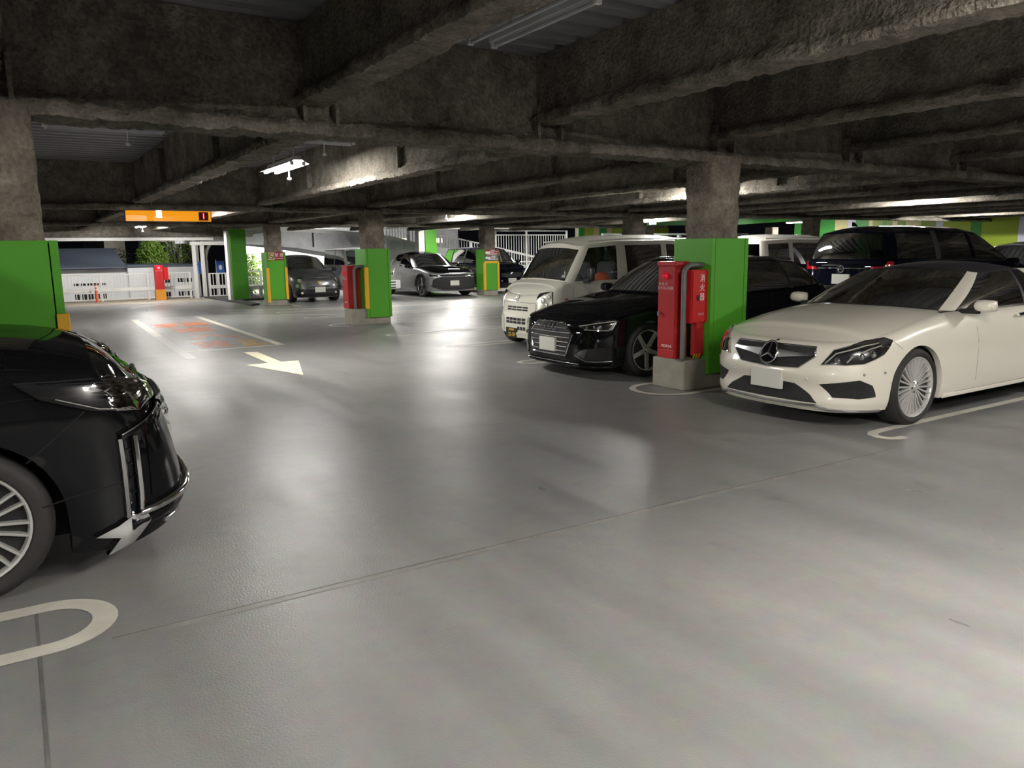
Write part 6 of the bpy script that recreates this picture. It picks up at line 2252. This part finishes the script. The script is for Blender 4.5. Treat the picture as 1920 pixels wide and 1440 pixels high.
k_ = 32.0 / 29.0
ey = [v * k_ for v in (22.5, 20.64, 20.07, 19.684, 19.118, 18.933, 18.502, 18.368, 18.124, 17.905, 17.582, 16.973, 16.405, 16.127, 15.134, 14.767, 13.56, 12.9, 11.5, 10.0, 8.0, 5.0, 2.0)]
ec = ['wall_green', 'cream_panel', 'lilac_panel', 'wall_green', 'cream_panel', 'olive_panel', 'wall_green', 'olive_panel', 'cream_panel', 'olive_panel', 'cream_panel', 'olive_panel', 'lilac_panel', 'lime_panel', 'wall_green', 'lime_panel', 'lilac_panel', 'lime_panel', 'wall_green', 'cream_panel', 'lime_panel', 'wall_green']
striped('wall_right', 'y', 32.0, ey, ec, 2.95)
striped('wall_back', 'x', 32.0, [24.37, 24.75, 25.32, 25.70, 26.2, 26.52, 27.7, 28.3, 29.5, 30.5], ['wall_green', 'lime_panel', 'cream_panel', 'wall_green', 'cream_panel', 'lime_panel', 'wall_green', 'cream_panel', 'lime_panel'], 2.60)
# green spandrel beam and its posts
t = tag(empty('green_beam', (26.5, 24.3, 2.44)), 'long bright green beam hanging behind the near pillar, over the white microvan', 'beam')
MB().prism([(-4.3, 0.03), (1.0, .10), (5.0, .30), (5.0, .42), (-4.3, .42)], 'y', 0, .25).build('panel', MAT['wall_green'], t)
MB().prism([(-4.35, 0.0), (1.0, .07), (5.0, .27), (5.0, .30), (1.0, .10), (-4.35, .03)], 'y', -.02, .27).build('edge_strip', MAT['green_edge'], t)
t = tag(empty('green_post', (31.74, 24.2, 0)), 'pale green post at the right end of the long green beam', 'post')
MB().box(-.22, .22, 0, .4, 0, 2.75, .006).build('cladding_panel', MAT['wall_green'], t)
MB().box(-.24, .24, -.02, .42, 0, .2, .006).build('plinth', MAT['concrete'], t)
t = tag(empty('back_railing', (26.5, 27.5, 0)), 'grey and white parapet under the long green beam', 'railing')
MB().box(-4.2, 5.2, 0, .2, 1.7, 2.02).build('parapet', MAT['white_wall'], t)
MB().box(-4.2, 5.2, 0, .15, 2.12, 2.2).build('rail', MAT['galv_steel'], t)
for k in range(5):
    MB().box(-4 + k * 2.2, -3.85 + k * 2.2, 0, .15, 0, 2.15).build('post', MAT['galv_steel'], t)
# closing walls outside the view (the garage goes on behind the camera)
struct(MB().box(-14.3, -14, -9, 31, 0, 3.3).build('wall_left', MAT['concrete']))
struct(MB().box(-14, 34, -9.3, -9, 0, 3.3).build('wall_front', MAT['concrete']))
struct(MB().box(34, 34.3, -9, 24, 0, 3.3).build('wall_end', MAT['concrete']))
